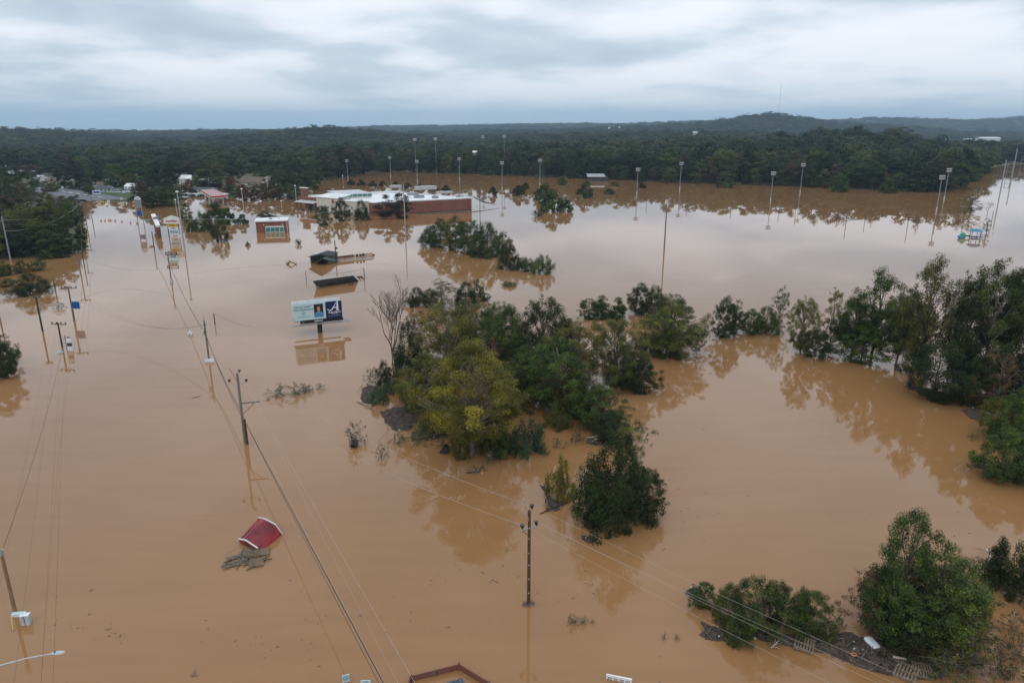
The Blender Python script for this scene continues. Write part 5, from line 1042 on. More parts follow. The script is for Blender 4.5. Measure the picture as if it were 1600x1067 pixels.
def extraB(e, h, r):
    mb = MB(); mb.tube([(-.06, -.1, h - .9), (-.5, 0, h - .1), (-.85, .1, h + .6)], .03, 5); mb.build('steel_rod', M['woodtan'], e)
    for p, q in (((0, 0, h - 1.55), (-.95, 0, h - 1.05)), ((0, 0, h - 1.35), (.85, .2, h - 1.1))):
        mb = MB(); mb.tube([p, Vector(p).lerp(Vector(q), .5) + Vector((0, 0, -.08)), q], .04, 5); c = mb.build('insulator_arm', M['galv'], e); mb = MB(); insul(mb, q, .13); mb.build('insulator', M['black'], c)
    mb = MB(); insul(mb, (.25, .1, h + .05), .13); mb.build('insulator', M['black'], e)
    mb = MB(); mb.beam((0, 0, h - 3.6), (2.0, .5, h - 3.55), .12, .14); c = mb.build('side_arm', M['woodgreen'], e)
    mb = MB(); mb.beam((.05, 0, h - 5.0), (1.4, .35, h - 3.66), .07, .07); mb.build('brace', M['woodtan'], c)
upole('B', 383, 691, 583, .16, 'woodgreen', 'grey green pole with side arm and three black insulators', extra=extraB)
upole('B2', 386.5, 694, 655, .16, 'woodred', 'short red brown stub pole beside the grey green pole', name='pole_stub', cat='pole')
def extraC(e, h, r):
    mb = MB(); mb.tube([(-.35, 0, h - 2.3), (-.35, 0, h - 1.5)], .22, 12); mb.build('transformer', M['lgrey'], e)
    mb = MB(); mb.beam((-.7, 0, h - .8), (.3, 0, h - .8), .08, .08); c = mb.build('crossarm', M['galv'], e)
    for x in (-.65, -.2, .25): mb = MB(); insul(mb, (x, 0, h - .76), .08); mb.build('insulator', M['lgrey'], c)
    mb = MB(); mb.tube([(0, 0, h - .3), (0, 0, h + .6)], .03, 5); mb.build('rod', M['wooddark'], e)
    mb = MB(); mb.box(-.5, .9, -.35, -.25, .02, .55); mb.build('white_board', M['white'], e)
upole('C', 327, 565, 501, .14, 'wood', 'grey pole with transformer and white board at the waterline', extra=extraC)
upole('C2', 336, 507, 490, .10, 'wooddark', 'short dark stub pole right of the transformer pole', name='pole_stub', cat='pole')
upole('D', 66.5, 517, 463, .16, 'wooddark', 'leaning-looking dark pole in front of the round dark bush at left', cross=1.2, ins=2, az=.2)
upole('E', 97.5, 543, 504, .14, 'wooddark', 'dark pole with crossarm beside the small white board', cross=2.6, ins=4, az=-.1)
upole('F', 105, 547, 524, .08, 'grey', 'thin grey street light pole beside the white boxes', name='light_pole', cat='light pole', extra=lambda e, h, r: (lambda mb: (mb.beam((0, 0, h - .3), (.5, 0, h - .35), .06, .06), mb.box(.35, .75, -.1, .1, h - .45, h - .2), mb.build('lamp_head', M['grey'], e)))(MB()))
upole('G', 116, 502, 448, .15, 'wood', 'tall pole with wide crossarm behind the blue sign', cross=2.8, ins=4, az=.1)
upole('I', 4, 517, 490, .13, 'woodtan', 'tan pole cut by the left edge of the view', extra=None)
upole('J', 86.5, 453, 431, .13, 'wood', 'weathered pole right of the round dark bush', cross=0)
upole('K', 127, 432, 392, .13, 'wood', 'grey pole in the flooded road, nearest of the left row', cross=2.4, ins=3)
upole('K2', 132, 417, 386, .13, 'wooddark', 'dark pole just behind the nearest pole of the left row', cross=0)
upole('K3', 129, 371, 312, .14, 'wood', 'tall grey pole at the riverside tree edge', cross=2.6, ins=3)
upole('K4', 136, 354, 314, .14, 'wood', 'grey pole right of the tall pole at the riverside trees', cross=2.4, ins=3)
upole('K5', 146, 354, 336, .12, 'wooddark', 'short dark pole in the bright water of the road', cross=0)
upole('L', 17, 409, 338, .2, 'mast', 'tall steel pole at the left edge before the riverside trees', extra=None)
upole('Q4', 241.5, 392, 362, .14, 'wooddark', 'dark pole left of the small boarded sign', cross=0)
upole('Q3', 268, 441, 398, .12, 'wooddark', 'dark pole with lamp bracket right before the boarded sign', cross=0, extra=lambda e, h, r: (lambda mb: (mb.box(-.3, .3, -.2, .2, .0, .8), mb.build('green_box', M['lgrey'], e)))(MB()))
upole('N1', 525.5, 412, 375, .14, 'wooddark', 'dark pole standing at the right corner of the green cabin', cross=0, extra=lambda e, h, r: (lambda mb: (mb.box(.1, .5, -.15, .15, h * .62, h * .62 + .5), mb.build('meter_box', M['dgrey'], e)))(MB()))
upole('N2', 478.5, 437, 424, .08, 'woodred', 'thin rusty pole left of the long dark roof', name='pole_stub', cat='pole')
upole('N3', 569.5, 437, 419, .11, 'wooddark', 'short dark pole right of the long dark roof')
upole('N4', 633.5, 364, 288, .2, 'galv', 'very tall steel pole in front of the store wall', name='steel_pole', cat='pole')
upole('N5', 1037.5, 394, 325, .2, 'wood', 'tall lone grey pole in the middle of the open water', name='steel_pole', cat='pole')
upole('N6', 750, 330, 295, .14, 'wooddark', 'dark pole just right of the store corner')
upole('N7', 288, 386, 301, .2, 'galv', 'tall slim lamp pole right of the plaza sign', name='light_pole', cat='light pole', extra=lambda e, h, r: (lambda mb: (mb.tube([(0, 0, h), (0, 0, h + .25), (0, 0, h + .5)], [.35, .55, .2], 10), mb.build('lamp_head', M['white'], e)))(MB()))
upole('O1', 1562, 305, 250, .3, 'galv', 'tall steel transmission pole near the right edge', name='steel_pole', cat='pole')
upole('O2', 1581, 277, 232, .38, 'galv', 'farther steel transmission pole at the right edge', name='steel_pole', cat='pole')
# small car-park lamps
for i, (px, pb, pt_) in enumerate([(463.5, 321, 291), (381, 330, 296), (295, 345, 316), (269.5, 297, 280), (283.5, 305, 288), (242, 293, 279), (404, 313, 305), (387, 289, 277), (419, 303, 283), (440, 322, 315), (276, 330, 313), (536, 284, 275), (12, 276, 260), (50, 276, 262)]):
    upole('S%d' % i, px, pb, pt_, .14, 'lgrey', 'pale car park lamp pole, ' + ['just left of the store', 'between the fuel canopy and brick building', 'left of the drowned hedge', 'among trees left of the white gabled house', 'in front of the rusty tree', 'in the dark trees above the twin pole sign', 'short one below the gabled hall', 'rising before the gabled hall roof', 'right of the gabled hall porch', 'short one left of the store', 'close beside the tall slim lamp pole', 'behind the store roof', 'beside the far left white house', 'behind the far left trees'][i],
          name='lamp_post', cat='lamp post', extra=lambda e, h, r: (lambda mb: (mb.tube([(0, 0, h - .1), (0, 0, h + .2), (0, 0, h + .5)], [.3, .5, .2], 8), mb.build('lamp_head', M['white'], e)))(MB()))
def floodlight(px, pb, pt_, label, w=2.5, rows=2, back=0):
    b = P(px, pb); h = H_at(b.y, pt_) - 1.2; e = empty('floodlight_mast', b, label, 'floodlight mast', 'sports floodlight masts')
    mb = MB(); mb.tube([(0, 0, -3), (0, 0, h * .4), (0, 0, h + 1.0)], [.27, .22, .15], 8); mb.build('mast', M['mast'], e)
    mb = MB(); mb.tube([(0, 0, -2), (0, 0, 1.7)], .3, 8); mb.build('base_sleeve', M['lgrey'], e)
    mb = MB()
    for r_ in range(rows): mb.box(-w / 2, w / 2, -.08, .08, h + r_ * 1.1 - .06, h + r_ * 1.1 + .06)
    c = mb.build('rack', M['galv'], e)
    for r_ in range(rows):
        n = 4
        for i in range(n): x = -w / 2 + (i + .5) * w / n; mb = MB(); mb.tube([(x, .3, h + r_ * 1.1 + .2), (x, -.15, h + r_ * 1.1), (x, -.35, h + r_ * 1.1 - .1)], [.15, .38, .42], 8); mb.build('lamp', M['lgrey'], c)
FLD = [(543.5, 279, 250, 'leftmost of the masts, behind the store'), (610.5, 276, 245, 'second mast from the left behind the store'), (652.5, 284, 251, 'mast with a wide rack above the store roof'), (718, 281, 247, 'mast behind the store right end'), (784.5, 296, 253, 'mast right of the store in open water'), (843.5, 290, 249, 'mast left of the drowned round bushes'), (995, 304, 263, 'mast in front of a small dark tree in mid field'),
       (1062, 297, 254, 'mast between two small trees in mid field'), (1204, 314, 269, 'nearer of the two masts below the tall hill'), (1250, 302, 256, 'farther of the two masts below the tall hill'), (1463, 330, 275, 'nearer of the right-hand pair of masts'), (1475, 312, 264, 'farther of the right-hand pair of masts')]
for px, pb, pt_, lab in FLD: floodlight(px, pb, pt_, 'floodlight mast, ' + lab)
def far_mast(px, pt_, pbm, label):
    Y = 640; b = at_dist(px, Y); z = terrain_z(b.x, Y); h = H_at(Y, pt_); e = empty('floodlight_mast', (b.x, Y, z), label, 'floodlight mast', 'sports floodlight masts')
    mb = MB(); mb.tube([(0, 0, -1), (0, 0, h - z)], [.25, .18], 6); mb.build('mast', M['mast'], e); mb = MB()
    for r_ in range(2): mb.box(-1.6, 1.6, -.1, .1, h - z - .1 - r_ * 1.3, h - z + .1 - r_ * 1.3)
    c = mb.build('rack', M['galv'], e)
    for i in range(4):
        for r_ in range(2): mb = MB(); x = -1.2 + i * .8; mb.tube([(x, .2, h - z - r_ * 1.3 + .2), (x, -.3, h - z - r_ * 1.3 - .1)], [.2, .45], 8); mb.build('lamp', M['white'], c)
for px, t, lab in ((650, 217, 'leftmost of four masts'), (682, 216, 'second of four masts'), (755, 213, 'third of four masts'), (788, 212, 'rightmost of four masts')): far_mast(px, t, 240, 'distant floodlight mast above the woods, ' + lab)
# thin net poles in the drowned playing field
for i, (px, t, en) in enumerate([(1216.5, 320, 348), (1321, 335, 374), (1351, 331, 363), (1362, 328, 356), (1417, 338, 380), (1503.5, 342, 371), (1540, 350, 388), (1010, 309, 334), (1073, 312, 338), (1142, 313, 342), (1243, 312, 352), (1461, 336, 366), (1550, 330, 356), (963, 301, 322), (838, 300, 318)]):
    mid = (t + en) / 2; b = P(px - 0, mid); h = H_at(b.y, t)
    e = empty('net_pole', b, 'thin dark net pole in the drowned field, ' + ORD[sorted([1216.5, 1321, 1351, 1362, 1417, 1503.5, 1540, 1010, 1073, 1142, 1243, 1461, 1550, 963, 838]).index(px)] + (' from left' if px != 838 else ''), 'pole', 'thin poles in the drowned field')
    mb = MB(); mb.tube([(0, 0, -3), (0, 0, h)], .11, 6); mb.build('shaft', M['dgrey'], e); mb = MB(); mb.tube([(0, 0, h), (0, 0, h + .12)], .14, 6); mb.build('cap', M['galv'], e)
def gantry():
    b = P(1572, 274); e = empty('steel_gantry', b, 'steel ladder gantry between the transmission poles at the right', 'gantry'); mb = MB()
    for x in (0, 4.2): mb.tube([(x, 0, -3), (x, 0, 11)], .22, 6)
    for z in (2.5, 6.5, 10.6): mb.beam((0, 0, z), (4.2, 0, z), .3, .3)
    mb.tube([(4.2, 0, 10.6), (6.5, 0, -2)], .14, 6); mb.build('frame', M['grey'], e)
    b = P(1594, 262); e = empty('steel_gantry', b, 'steel frame cut by the right edge beyond the channel', 'gantry'); mb = MB()
    for x in (0, 5, 10): mb.tube([(x, 0, -3), (x, 0, 11)], .2, 6)
    mb.beam((0, 0, 8), (10, 0, 8), .3, .3); mb.beam((0, 0, 10.8), (10, 0, 10.8), .3, .3); mb.build('frame', M['grey'], e)
gantry()
def comms_tower():
    Y = 2950; b = at_dist(1212, Y); z = terrain_z(b.x, Y); h = 118
    e = empty('radio_mast', (b.x, Y, z), 'hair-thin radio mast on top of the tall hill', 'mast'); mb = MB()
    for a in (0, 2.09, 4.19): mb.tube([(math.cos(a) * .6, math.sin(a) * .6, 0), (math.cos(a) * .3, math.sin(a) * .3, h)], .1, 4)
    k = 26
    for i in range(k):
        for a in (0, 2.09, 4.19): mb.beam((math.cos(a) * .5, math.sin(a) * .5, h * i / k), (math.cos(a + 2.09) * .5, math.sin(a + 2.09) * .5, h * (i + 1) / k), .06, .06)
    mb.build('lattice', M['grey'], e); mb = MB(); mb.tube([(0, 0, h), (0, 0, h + 14)], [.15, .08], 5); mb.build('aerial', M['grey'], e)
comms_tower()
def wire(a, b, sag, label, group, r=.022, material='wirepale', n=26):
    a, b = Vector(a), Vector(b); o = (a + b) / 2; pts = []
    for i in range(n + 1):
        t = i / n; p = a.lerp(b, t) - o; p.z -= sag * 4 * t * (1 - t); pts.append(p)
    mb = MB(); mb.tube(pts, r, 5); ob = mb.build('power_line' if material == 'wirepale' else 'cable', M[material], loc=o); return tag(ob, label, 'wire', group)
def thru(a, px, py, z, k): a = Vector(a); return a + (P(px, py, z) - a) * k
g = 'overhead wires'
wire(top_pt('B2', 0, -.2), thru(top_pt('B2'), 601, 1067, 3.4, 1.5), .1, 'thick dark cable bundle sweeping from the stub pole to the bottom edge', g, .03, 'wire')
wire(top_pt('B2', .1, -.5), thru(top_pt('B2', .1, -.5), 594, 1067, 3.2, 1.5), .2, 'second dark cable just left of the thick bundle', g, .016, 'wire')
wire(top_pt('B', .25, .3), thru(top_pt('B', .25, .3), 655, 1067, 8.6, 1.5), .5, 'pale wire reaching the fence corner from the grey green pole', g, .009)
wire(top_pt('B', -.95, -1), thru(top_pt('B', -.95, -1), 606, 1067, 8.2, 1.5), .5, 'pale wire nearest the dark cable bundle', g, .006)
wire(top_pt('B', .85, -1), thru(top_pt('B', .85, -1), 627, 1067, 8.2, 1.5), .5, 'pale wire in the middle between bundle and fence corner', g, .006)
wire(top_pt('C', -.2, -1.6), top_pt('B', 0, -4.6), .9, 'dark cable from the transformer pole to the grey green pole', g, .035, 'wire')
wire(top_pt('C', -.2, -1.2), top_pt('B2', 0, -.3), 1.2, 'lower dark cable from the transformer pole to the stub pole', g, .03, 'wire')
wire(top_pt('Q3', 0, -1.6), top_pt('C', -.2, -1.8), 1.2, 'dark cable from the boarded sign to the transformer pole', g, .04, 'wire')
wire(top_pt('Q4', 0, -1), top_pt('Q3', 0, -1.5), 1.0, 'dark cable between the two dark poles by the boarded sign', g, .05, 'wire')
wire(top_pt('B', 2.0, -3.5, .5), top_pt('A', -.5, -1.2), 1.2, 'faint wire from the side arm to the red brown pole', g, .012)
wire(top_pt('B', .25, .3), top_pt('A', .18, .3), 1.0, 'upper faint wire between the grey green and red brown poles', g, .012)
for i, (x, dz, py) in enumerate(((.18, .35, 972), (.52, -1.0, 990), (.52, -.9, 998), (-.5, -1.2, 1030))):
    a = top_pt('A', x, dz); wire(a, thru(a, 1240, py + 0, a.z - .5, 1.9), .35, ['top', 'second', 'third', 'lowest'][i] + ' pale wire running from the red brown pole to the right', g, .006)
for i, x in enumerate((-1.2, -.4, .5, 1.2)):
    a = top_pt('E', x, -.1); wire(a, thru(a, [15, 48, 75, 88][i], 800, 9, 1.8), 1.0, ORD[i] + ' faint wire fanning down from the crossarm pole at left', g, .005, 'wire')
wire(top_pt('F', 0, 0), P(5, 856, 6.6), 1.2, 'wire from the thin street light to the tan pole with white boxes', g, .016, 'wire')
for i, x in enumerate((-1.2, .0, 1.2)): wire(top_pt('G', x, -.1), top_pt('C', 0, -.7), 3.2, ORD[i].replace('leftmost', 'first') + ' long faint wire crossing the flooded road to the transformer pole', g, .009, 'wire')
for i, x in enumerate((-1.1, 0, 1.1)): wire(top_pt('K', x, -.1), top_pt('G', x * 1.1, -.1), 1.0, ORD[i].replace('leftmost', 'first') + ' wire between the road pole and the blue sign pole', g, .02, 'wire')
for i, x in enumerate((-1.1, 1.1)): wire(top_pt('K3', x, -.1), top_pt('K', x, -.1), 1.6, ['left', 'right'][i] + ' wire between the tall riverside pole and the road pole', g, .025, 'wire')
wire(top_pt('K', 0, -1), top_pt('Q3', 0, -3.0), 2.0, 'sagging dark wire crossing the flooded road', g, .016, 'wire')
wire(top_pt('L', 0, -1), top_pt('K4', 0, -.3), 2.0, 'pale wire crossing the riverside trees, upper', g, .04)
wire(top_pt('L', 0, -4), top_pt('K3', 0, -2.3), 2.0, 'pale wire crossing the riverside trees, lower', g, .04)
wire(top_pt('N7', 0, -8), top_pt('N4', 0, -5), 2.2, 'pale wire from the slim lamp pole to the very tall steel pole', g, .035)
wire(top_pt('N2', 0, 0), top_pt('N3', 0, 0), 1.0, 'thin wire above the long dark roof', g, .03, 'wire')
wire(top_pt('C2', 0, 0), P(400, 512, 2), .4, 'thin wire trailing right from the short dark stub', g, .014, 'wire')
# ------------------------------------------------------------------ signs
def billboard():
    b = P(501, 520); Y = b.y; d = Y * cp + 31 * sp
    L0 = P(466, 501.5, 3.2); 
    yaw = R(24); Wd = 8.0; ex = Vector((math.cos(yaw), math.sin(yaw), 0)); m = frame((b.x, b.y), ex); e = thing_at('billboard', m, 'double billboard on a single post standing in the flood', 'billboard')
    zb = 2.55; H_ = 3.0; x0 = -Wd * .54; x1 = Wd * .50
    mb = MB(); mb.tube([(0, .5, -3), (0, .5, zb + .3)], .42, 14); mb.build('post', M['wooddark'], e)
    mb = MB(); mb.box(x0, x1, 0, .18, zb, zb + H_); pn = mb.build('panel', M['bwhite'], e)
    mb = MB(); xm = x0 + (x1 - x0) * .66; mb.box(xm, x1, -.03, -.004, zb + .02, zb + H_ - .02); nv = mb.build('navy_panel', M['navy'], pn)
    mb = MB(); mb.box(x0 - .05, x1 + .05, 1.6, 1.75, zb - .1, zb + H_ + .12); mb.build('rear_panel', M['white'], e)
    mb = MB()
    for x in (x0 + 1, 0, x1 - 1): mb.beam((x, .18, zb + .4), (x, 1.6, zb + .4), .12, .12); mb.beam((x, .18, zb + H_ - .3), (x, 1.6, zb + H_ - .3), .12, .12)
    mb.beam((x0, .5, zb + .05), (x1, .5, zb + .05), .3, .35); mb.build('frame', M['dgrey'], e)
    mb = MB(); mb.box(x0 + 1.0, x1 + .1, -.06, .1, zb - .62, zb - .06); ap = mb.build('apron', M['black'], e)
    mb = MB(); mb.box(x0 - .5, x0 + 2.6, -.9, -.15, zb - .75, zb - .68); mb.box(x0 + 2.6, x1 + 1.2, -.9, -.15, zb - .75, zb - .68); mb.box(x1 + .2, x1 + 1.3, -.2, 1.4, zb - .75, zb - .68); mb.build('catwalk', M['grey'], e)
    mb = MB(); mb.box(x0 + .1, x1 - .1, 1.9, 2.6, zb - .75, zb - .68); mb.build('catwalk', M['grey'], e)
    rot = Matrix.Rotation(R(90), 4, 'X')
    T = lambda x, z, y=-.012: Matrix.Translation((x, y, z)) @ rot
    wx = lambda t: x0 + (x1 - x0) * t
    text('lettering', 'LOCAL AGENT', .44, M['tealtext'], pn, T(wx(.20), zb + 2.38), bold=.012)
    text('lettering', 'FOR INSURANCE', .44, M['tealtext'], pn, T(wx(.21), zb + 1.88), bold=.012)
    text('lettering', 'INSURANCE GROUP', .24, M['tealtext'], pn, T(wx(.20), zb + .62)); text('lettering', '~~~~~~~~~~~~', .2, M['tealtext'], pn, T(wx(.20), zb + .30)) if False else None
    mb = MB(); mb.tube([(wx(.20) + .28 * math.cos(t / 16 * 6.283), -.02, zb + 1.28 + .28 * math.sin(t / 16 * 6.283)) for t in range(17)], .025, 4, False); mb.beam((wx(.20), -.02, zb + 1.08), (wx(.20), -.02, zb + 1.48), .05, .02); mb.beam((wx(.20) - .12, -.02, zb + 1.36), (wx(.20) + .1, -.02, zb + 1.36), .05, .02); mb.build('emblem', M['tealtext'], pn)
    # printed portrait
    px0, px1 = wx(.42), wx(.61); mb = MB(); mb.box(px0, px1, -.02, -.004, zb + .35, zb + 2.7); po = mb.build('portrait', M['photo'], pn); c = (px0 + px1) / 2
    def disc(cx, cz, rx, rz_, y): return [(cx + rx * math.cos(t / 20 * 6.283), y, cz + rz_ * math.sin(t / 20 * 6.283)) for t in range(20)]
    mb = MB(); mb.add([(px0 + .02, -.024, zb + .36), (px1 - .02, -.024, zb + .36), (px1 - .06, -.024, zb + 1.05), (c + .3, -.024, zb + 1.42), (c - .12, -.024, zb + 1.45), (px0 + .1, -.024, zb + 1.1)], [(0, 1, 2, 3, 4, 5)]); mb.build('shirt', M['shirt'], po)
    mb = MB(); mb.add(disc(c, zb + 1.85, .27, .4, -.028), [tuple(range(20))]); mb.add([(c - .12, -.026, zb + 1.3), (c + .14, -.026, zb + 1.3), (c + .12, -.026, zb + 1.6), (c - .1, -.026, zb + 1.6)], [(0, 1, 2, 3)]); mb.build('face', M['skin'], po)
    # script A logo on the navy panel
    cx = (xm + x1) / 2; mb = MB(); q = lambda x, z: (cx + x, -.045, zb + z)
    mb.add([q(-.55, 1.35), q(-.3, 1.33), q(.55, 2.75), q(.95, 2.95), q(.60, 2.95)], [(0, 1, 2, 4), (4, 2, 3)])
    mb.add([q(.42, 1.25), q(.82, 1.25), q(.80, 2.9), q(.52, 2.6)], [(0, 1, 2, 3)]); mb.add([q(-.1, 1.72), q(.55, 1.72), q(.55, 1.9), q(0.02, 1.9)], [(0, 1, 2, 3)]); mb.add([q(.3, 1.2), q(.98, 1.2), q(.98, 1.32), q(.3, 1.32)], [(0, 1, 2, 3)])
    mb.tube([q(-.45, 1.4), q(-.7, 1.3), q(-.95, 1.36), q(-1.05, 1.52), q(-.92, 1.62)], [.09, .08, .08, .1, .12], 6); mb.build('letter_logo', M['white'], nv)
    text('lettering', 'Auto-Owners', .38, M['white'], nv, T(cx + .1, zb + .98, -.045), shear=.3, bold=.015); text('lettering', 'INSURANCE', .2, M['white'], nv, T(cx + .1, zb + .70, -.045)); text('lettering', 'LIFE · HOME · CAR · BUSINESS', .15, M['bwhite'], nv, T(cx, zb + .34, -.045))
    text('lettering', 'FAIRWAY', .34, M['white'], ap, T(wx(.50), zb - .33, -.075), bold=.012); text('lettering', 'TOP', .2, M['white'], ap, T(wx(.18), zb - .36, -.075))
billboard()
def blue_sign():
    b = P(118.5, 500); h = H_at(b.y, 470); m_ = mpp(b.y)
    e = empty('blue_sign', b, 'blue rectangular sign with white edging on a thin post', 'sign'); mb = MB(); mb.tube([(-.4, .3, -3), (-.4, .3, h)], .09, 8); mb.build('post', M['wooddark'], e)
    zb = H_at(b.y, 483); mb = MB(); mb.box(-.45, 1.3, .0, .12, zb, h); f_ = mb.build('frame', M['bwhite'], e); mb = MB(); mb.box(-.3, 1.2, -.02, -.002, zb + .1, h - .18); mb.build('blue_face', M['blue'], f_)
blue_sign()
def white_boxes():
    b = P(110.5, 548); e = empty('small_sign', b, 'small white sign stack with a dark green middle panel', 'sign'); mb = MB(); mb.tube([(0, .1, -2), (0, .1, 2.1)], .05, 6); mb.build('post', M['grey'], e)
    for z0, z1, mm, w in ((.0, .75, 'white', .42), (.8, 1.3, 'dgrey', .36), (1.35, 2.0, 'white', .36)): mb = MB(); mb.box(-w, w, -.08, .08, z0, z1); mb.build('panel', M[mm], e)
    b = P(94, 551); e = empty('floating_board', b, 'small white board floating by the crossarm pole at left', 'board'); mb = MB(); mb.box(-.4, .4, -.3, .3, -.05, .12); mb.box(-.1, .1, -.3, .3, .12, .3); mb.build('board', M['bwhite'], e)
    b = P(297.5, 523); e = empty('white_cabinet', b, 'small white cabinet standing alone left of the transformer pole', 'cabinet'); mb = MB(); mb.box(-.35, .35, -.25, .25, -.3, .45); mb.build('body', M['white'], e); mb = MB(); mb.tube([(0, 0, .45), (0, 0, .62), (0, 0, .7)], [.22, .2, .1], 8); mb.build('lamp_head', M['bwhite'], e); mb = MB(); mb.box(-.1, .1, -.28, -.25, -.1, .3); mb.build('door', M['grey'], e)
white_boxes()
def plaza_sign():
    b = P(272, 371.5); Y = b.y; k = mpp(Y); z = lambda py: H_at(Y, py)
    e = empty('plaza_sign', b, 'tall shopping plaza sign with a gabled white top', 'sign')
    X = lambda px, py: (px - 272 + (371.5 - py) * .05) * k + (371.5 - py) * .0
    sh = lambda py: 0
    rot = Matrix.Rotation(R(90), 4, 'X')
    for x in (-1.7, 1.9): mb = MB(); mb.tube([(x, .25, -3), (x, .25, z(344))], .16, 8); mb.build('post', M['woodred'], e)
    w = 2.75; za, zs, zt = z(350), z(341.5), z(336.5)
    for nm, s, y0, y1, mm in (('gable_frame', 1.0, -.35, .35, 'cream'), ('gable_face', .86, -.38, -.352, 'white')):
        c = (za + zt) / 2; pts = [(-w, za), (w, za), (w, zs), (0, zt), (-w, zs)]; pts = [(x * s, c + (zz - c) * s) for x, zz in pts]
        mb = MB(); n = 5; vs = [(x, y0, q) for x, q in pts] + [(x, y1, q) for x, q in pts]; mb.add(vs, [tuple(range(n)), tuple(range(2 * n - 1, n - 1, -1))] + [(i, n + i, n + (i + 1) % n, (i + 1) % n) for i in range(n)]); gf = mb.build(nm, M[mm], e)
    T = lambda x, zz, y=-.40: Matrix.Translation((x, y, zz)) @ rot
    text('lettering', 'Food★Mart', .78, M['red'], gf, T(0, z(345.6)), bold=.04, shear=.15)
    rows = [(350.3, 354.6, 'yellow', 'PLAZA', 'woodred'), (354.9, 358.6, 'white', 'OFFICE', 'dgrey'), (358.9, 366.3, 'bwhite', 'PIZZA', 'blue'), (366.6, 371.6, 'white', 'OPEN', 'red')]
    for i, (a, b2, mm, tx, tm) in enumerate(rows):
        x0, x1 = (-1.7 + i * .28, 1.65 + i * .18); mb = MB(); mb.box(x0, x1, -.2, .2, z(b2), z(a)); pn = mb.build('tenant_panel', M[mm], e)
        text('lettering', tx, (z(a) - z(b2)) * .6, M[tm], pn, T((x0 + x1) / 2, (z(a) + z(b2)) / 2, -.22), bold=.02)
plaza_sign()
def low_sign():
    b = P(270, 407); Y = b.y; z = lambda py: H_at(Y, py); e = empty('boarded_sign', b, 'low framed reader board sign with white panels at the waterline', 'sign')
    mb = MB(); zt = z(394); zb = z(398.5)
    for x in (-1.7, 1.3): mb.box(x - .1, x + .1, -.1, .1, zb - .1, zt)
    mb.box(-1.6, 1.2, -.1, .1, zt - .2, zt); mb.box(-1.6, 1.2, -.1, .1, zb - .1, zb + .08); mb.box(-1.6, 1.2, -.06, .06, (zt + zb) / 2 - .05, (zt + zb) / 2 + .05); mb.build('frame', M['dgrey'], e)
    for a, b2, x0, x1 in ((399.3, 402.7, -.7, 1.35), (403.2, 407, -.9, 1.5)): mb = MB(); mb.box(x0, x1, -.15, .1, max(0, z(b2)), z(a)); mb.build('panel', M['bwhite'], e)
    mb = MB(); mb.box(-.9, -.7, -.05, .15, -2, zb); mb.box(1.0, 1.2, -.05, .15, -2, zb); mb.build('post', M['grey'], e)
    rot = Matrix.Rotation(R(90), 4, 'X'); text('lettering', 'SALE', .7, M['navy'], e.children[1], Matrix.Translation((.35, -.17, (z(402.7) + z(399.3)) / 2)) @ rot, bold=.02)
low_sign()
def twin_sign():
    b = P(226, 352); Y = b.y; z = lambda py: H_at(Y, py); e = empty('tall_sign', b, 'tall twin pole sign with arched white head and small blue panel', 'sign')
    for x in (-2.4, -.2): mb = MB(); mb.tube([(x, 0, -3), (x, 0, z(312))], .16, 8); mb.build('post', M['galv'], e)
    mb = MB(); n = 14; mb.tube([(-1.3 + 1.1 * math.cos(t / n * math.pi), 0, z(312) + .9 * math.sin(t / n * math.pi)) for t in range(n + 1)], .2, 6); mb.build('arch', M['white'], e)
    mb = MB(); mb.box(-2.3, -.3, -.12, .12, z(313), z(309)); mb.build('panel', M['lgrey'], e); mb = MB(); mb.box(-2.2, -.4, -.08, .08, z(325), z(314)); mb.build('lower_panel', M['grey'], e)
    mb = MB(); mb.box(-2.2, -.3, -.15, .05, z(337), z(330)); mb.build('blue_panel', M['blue'], e)
twin_sign()
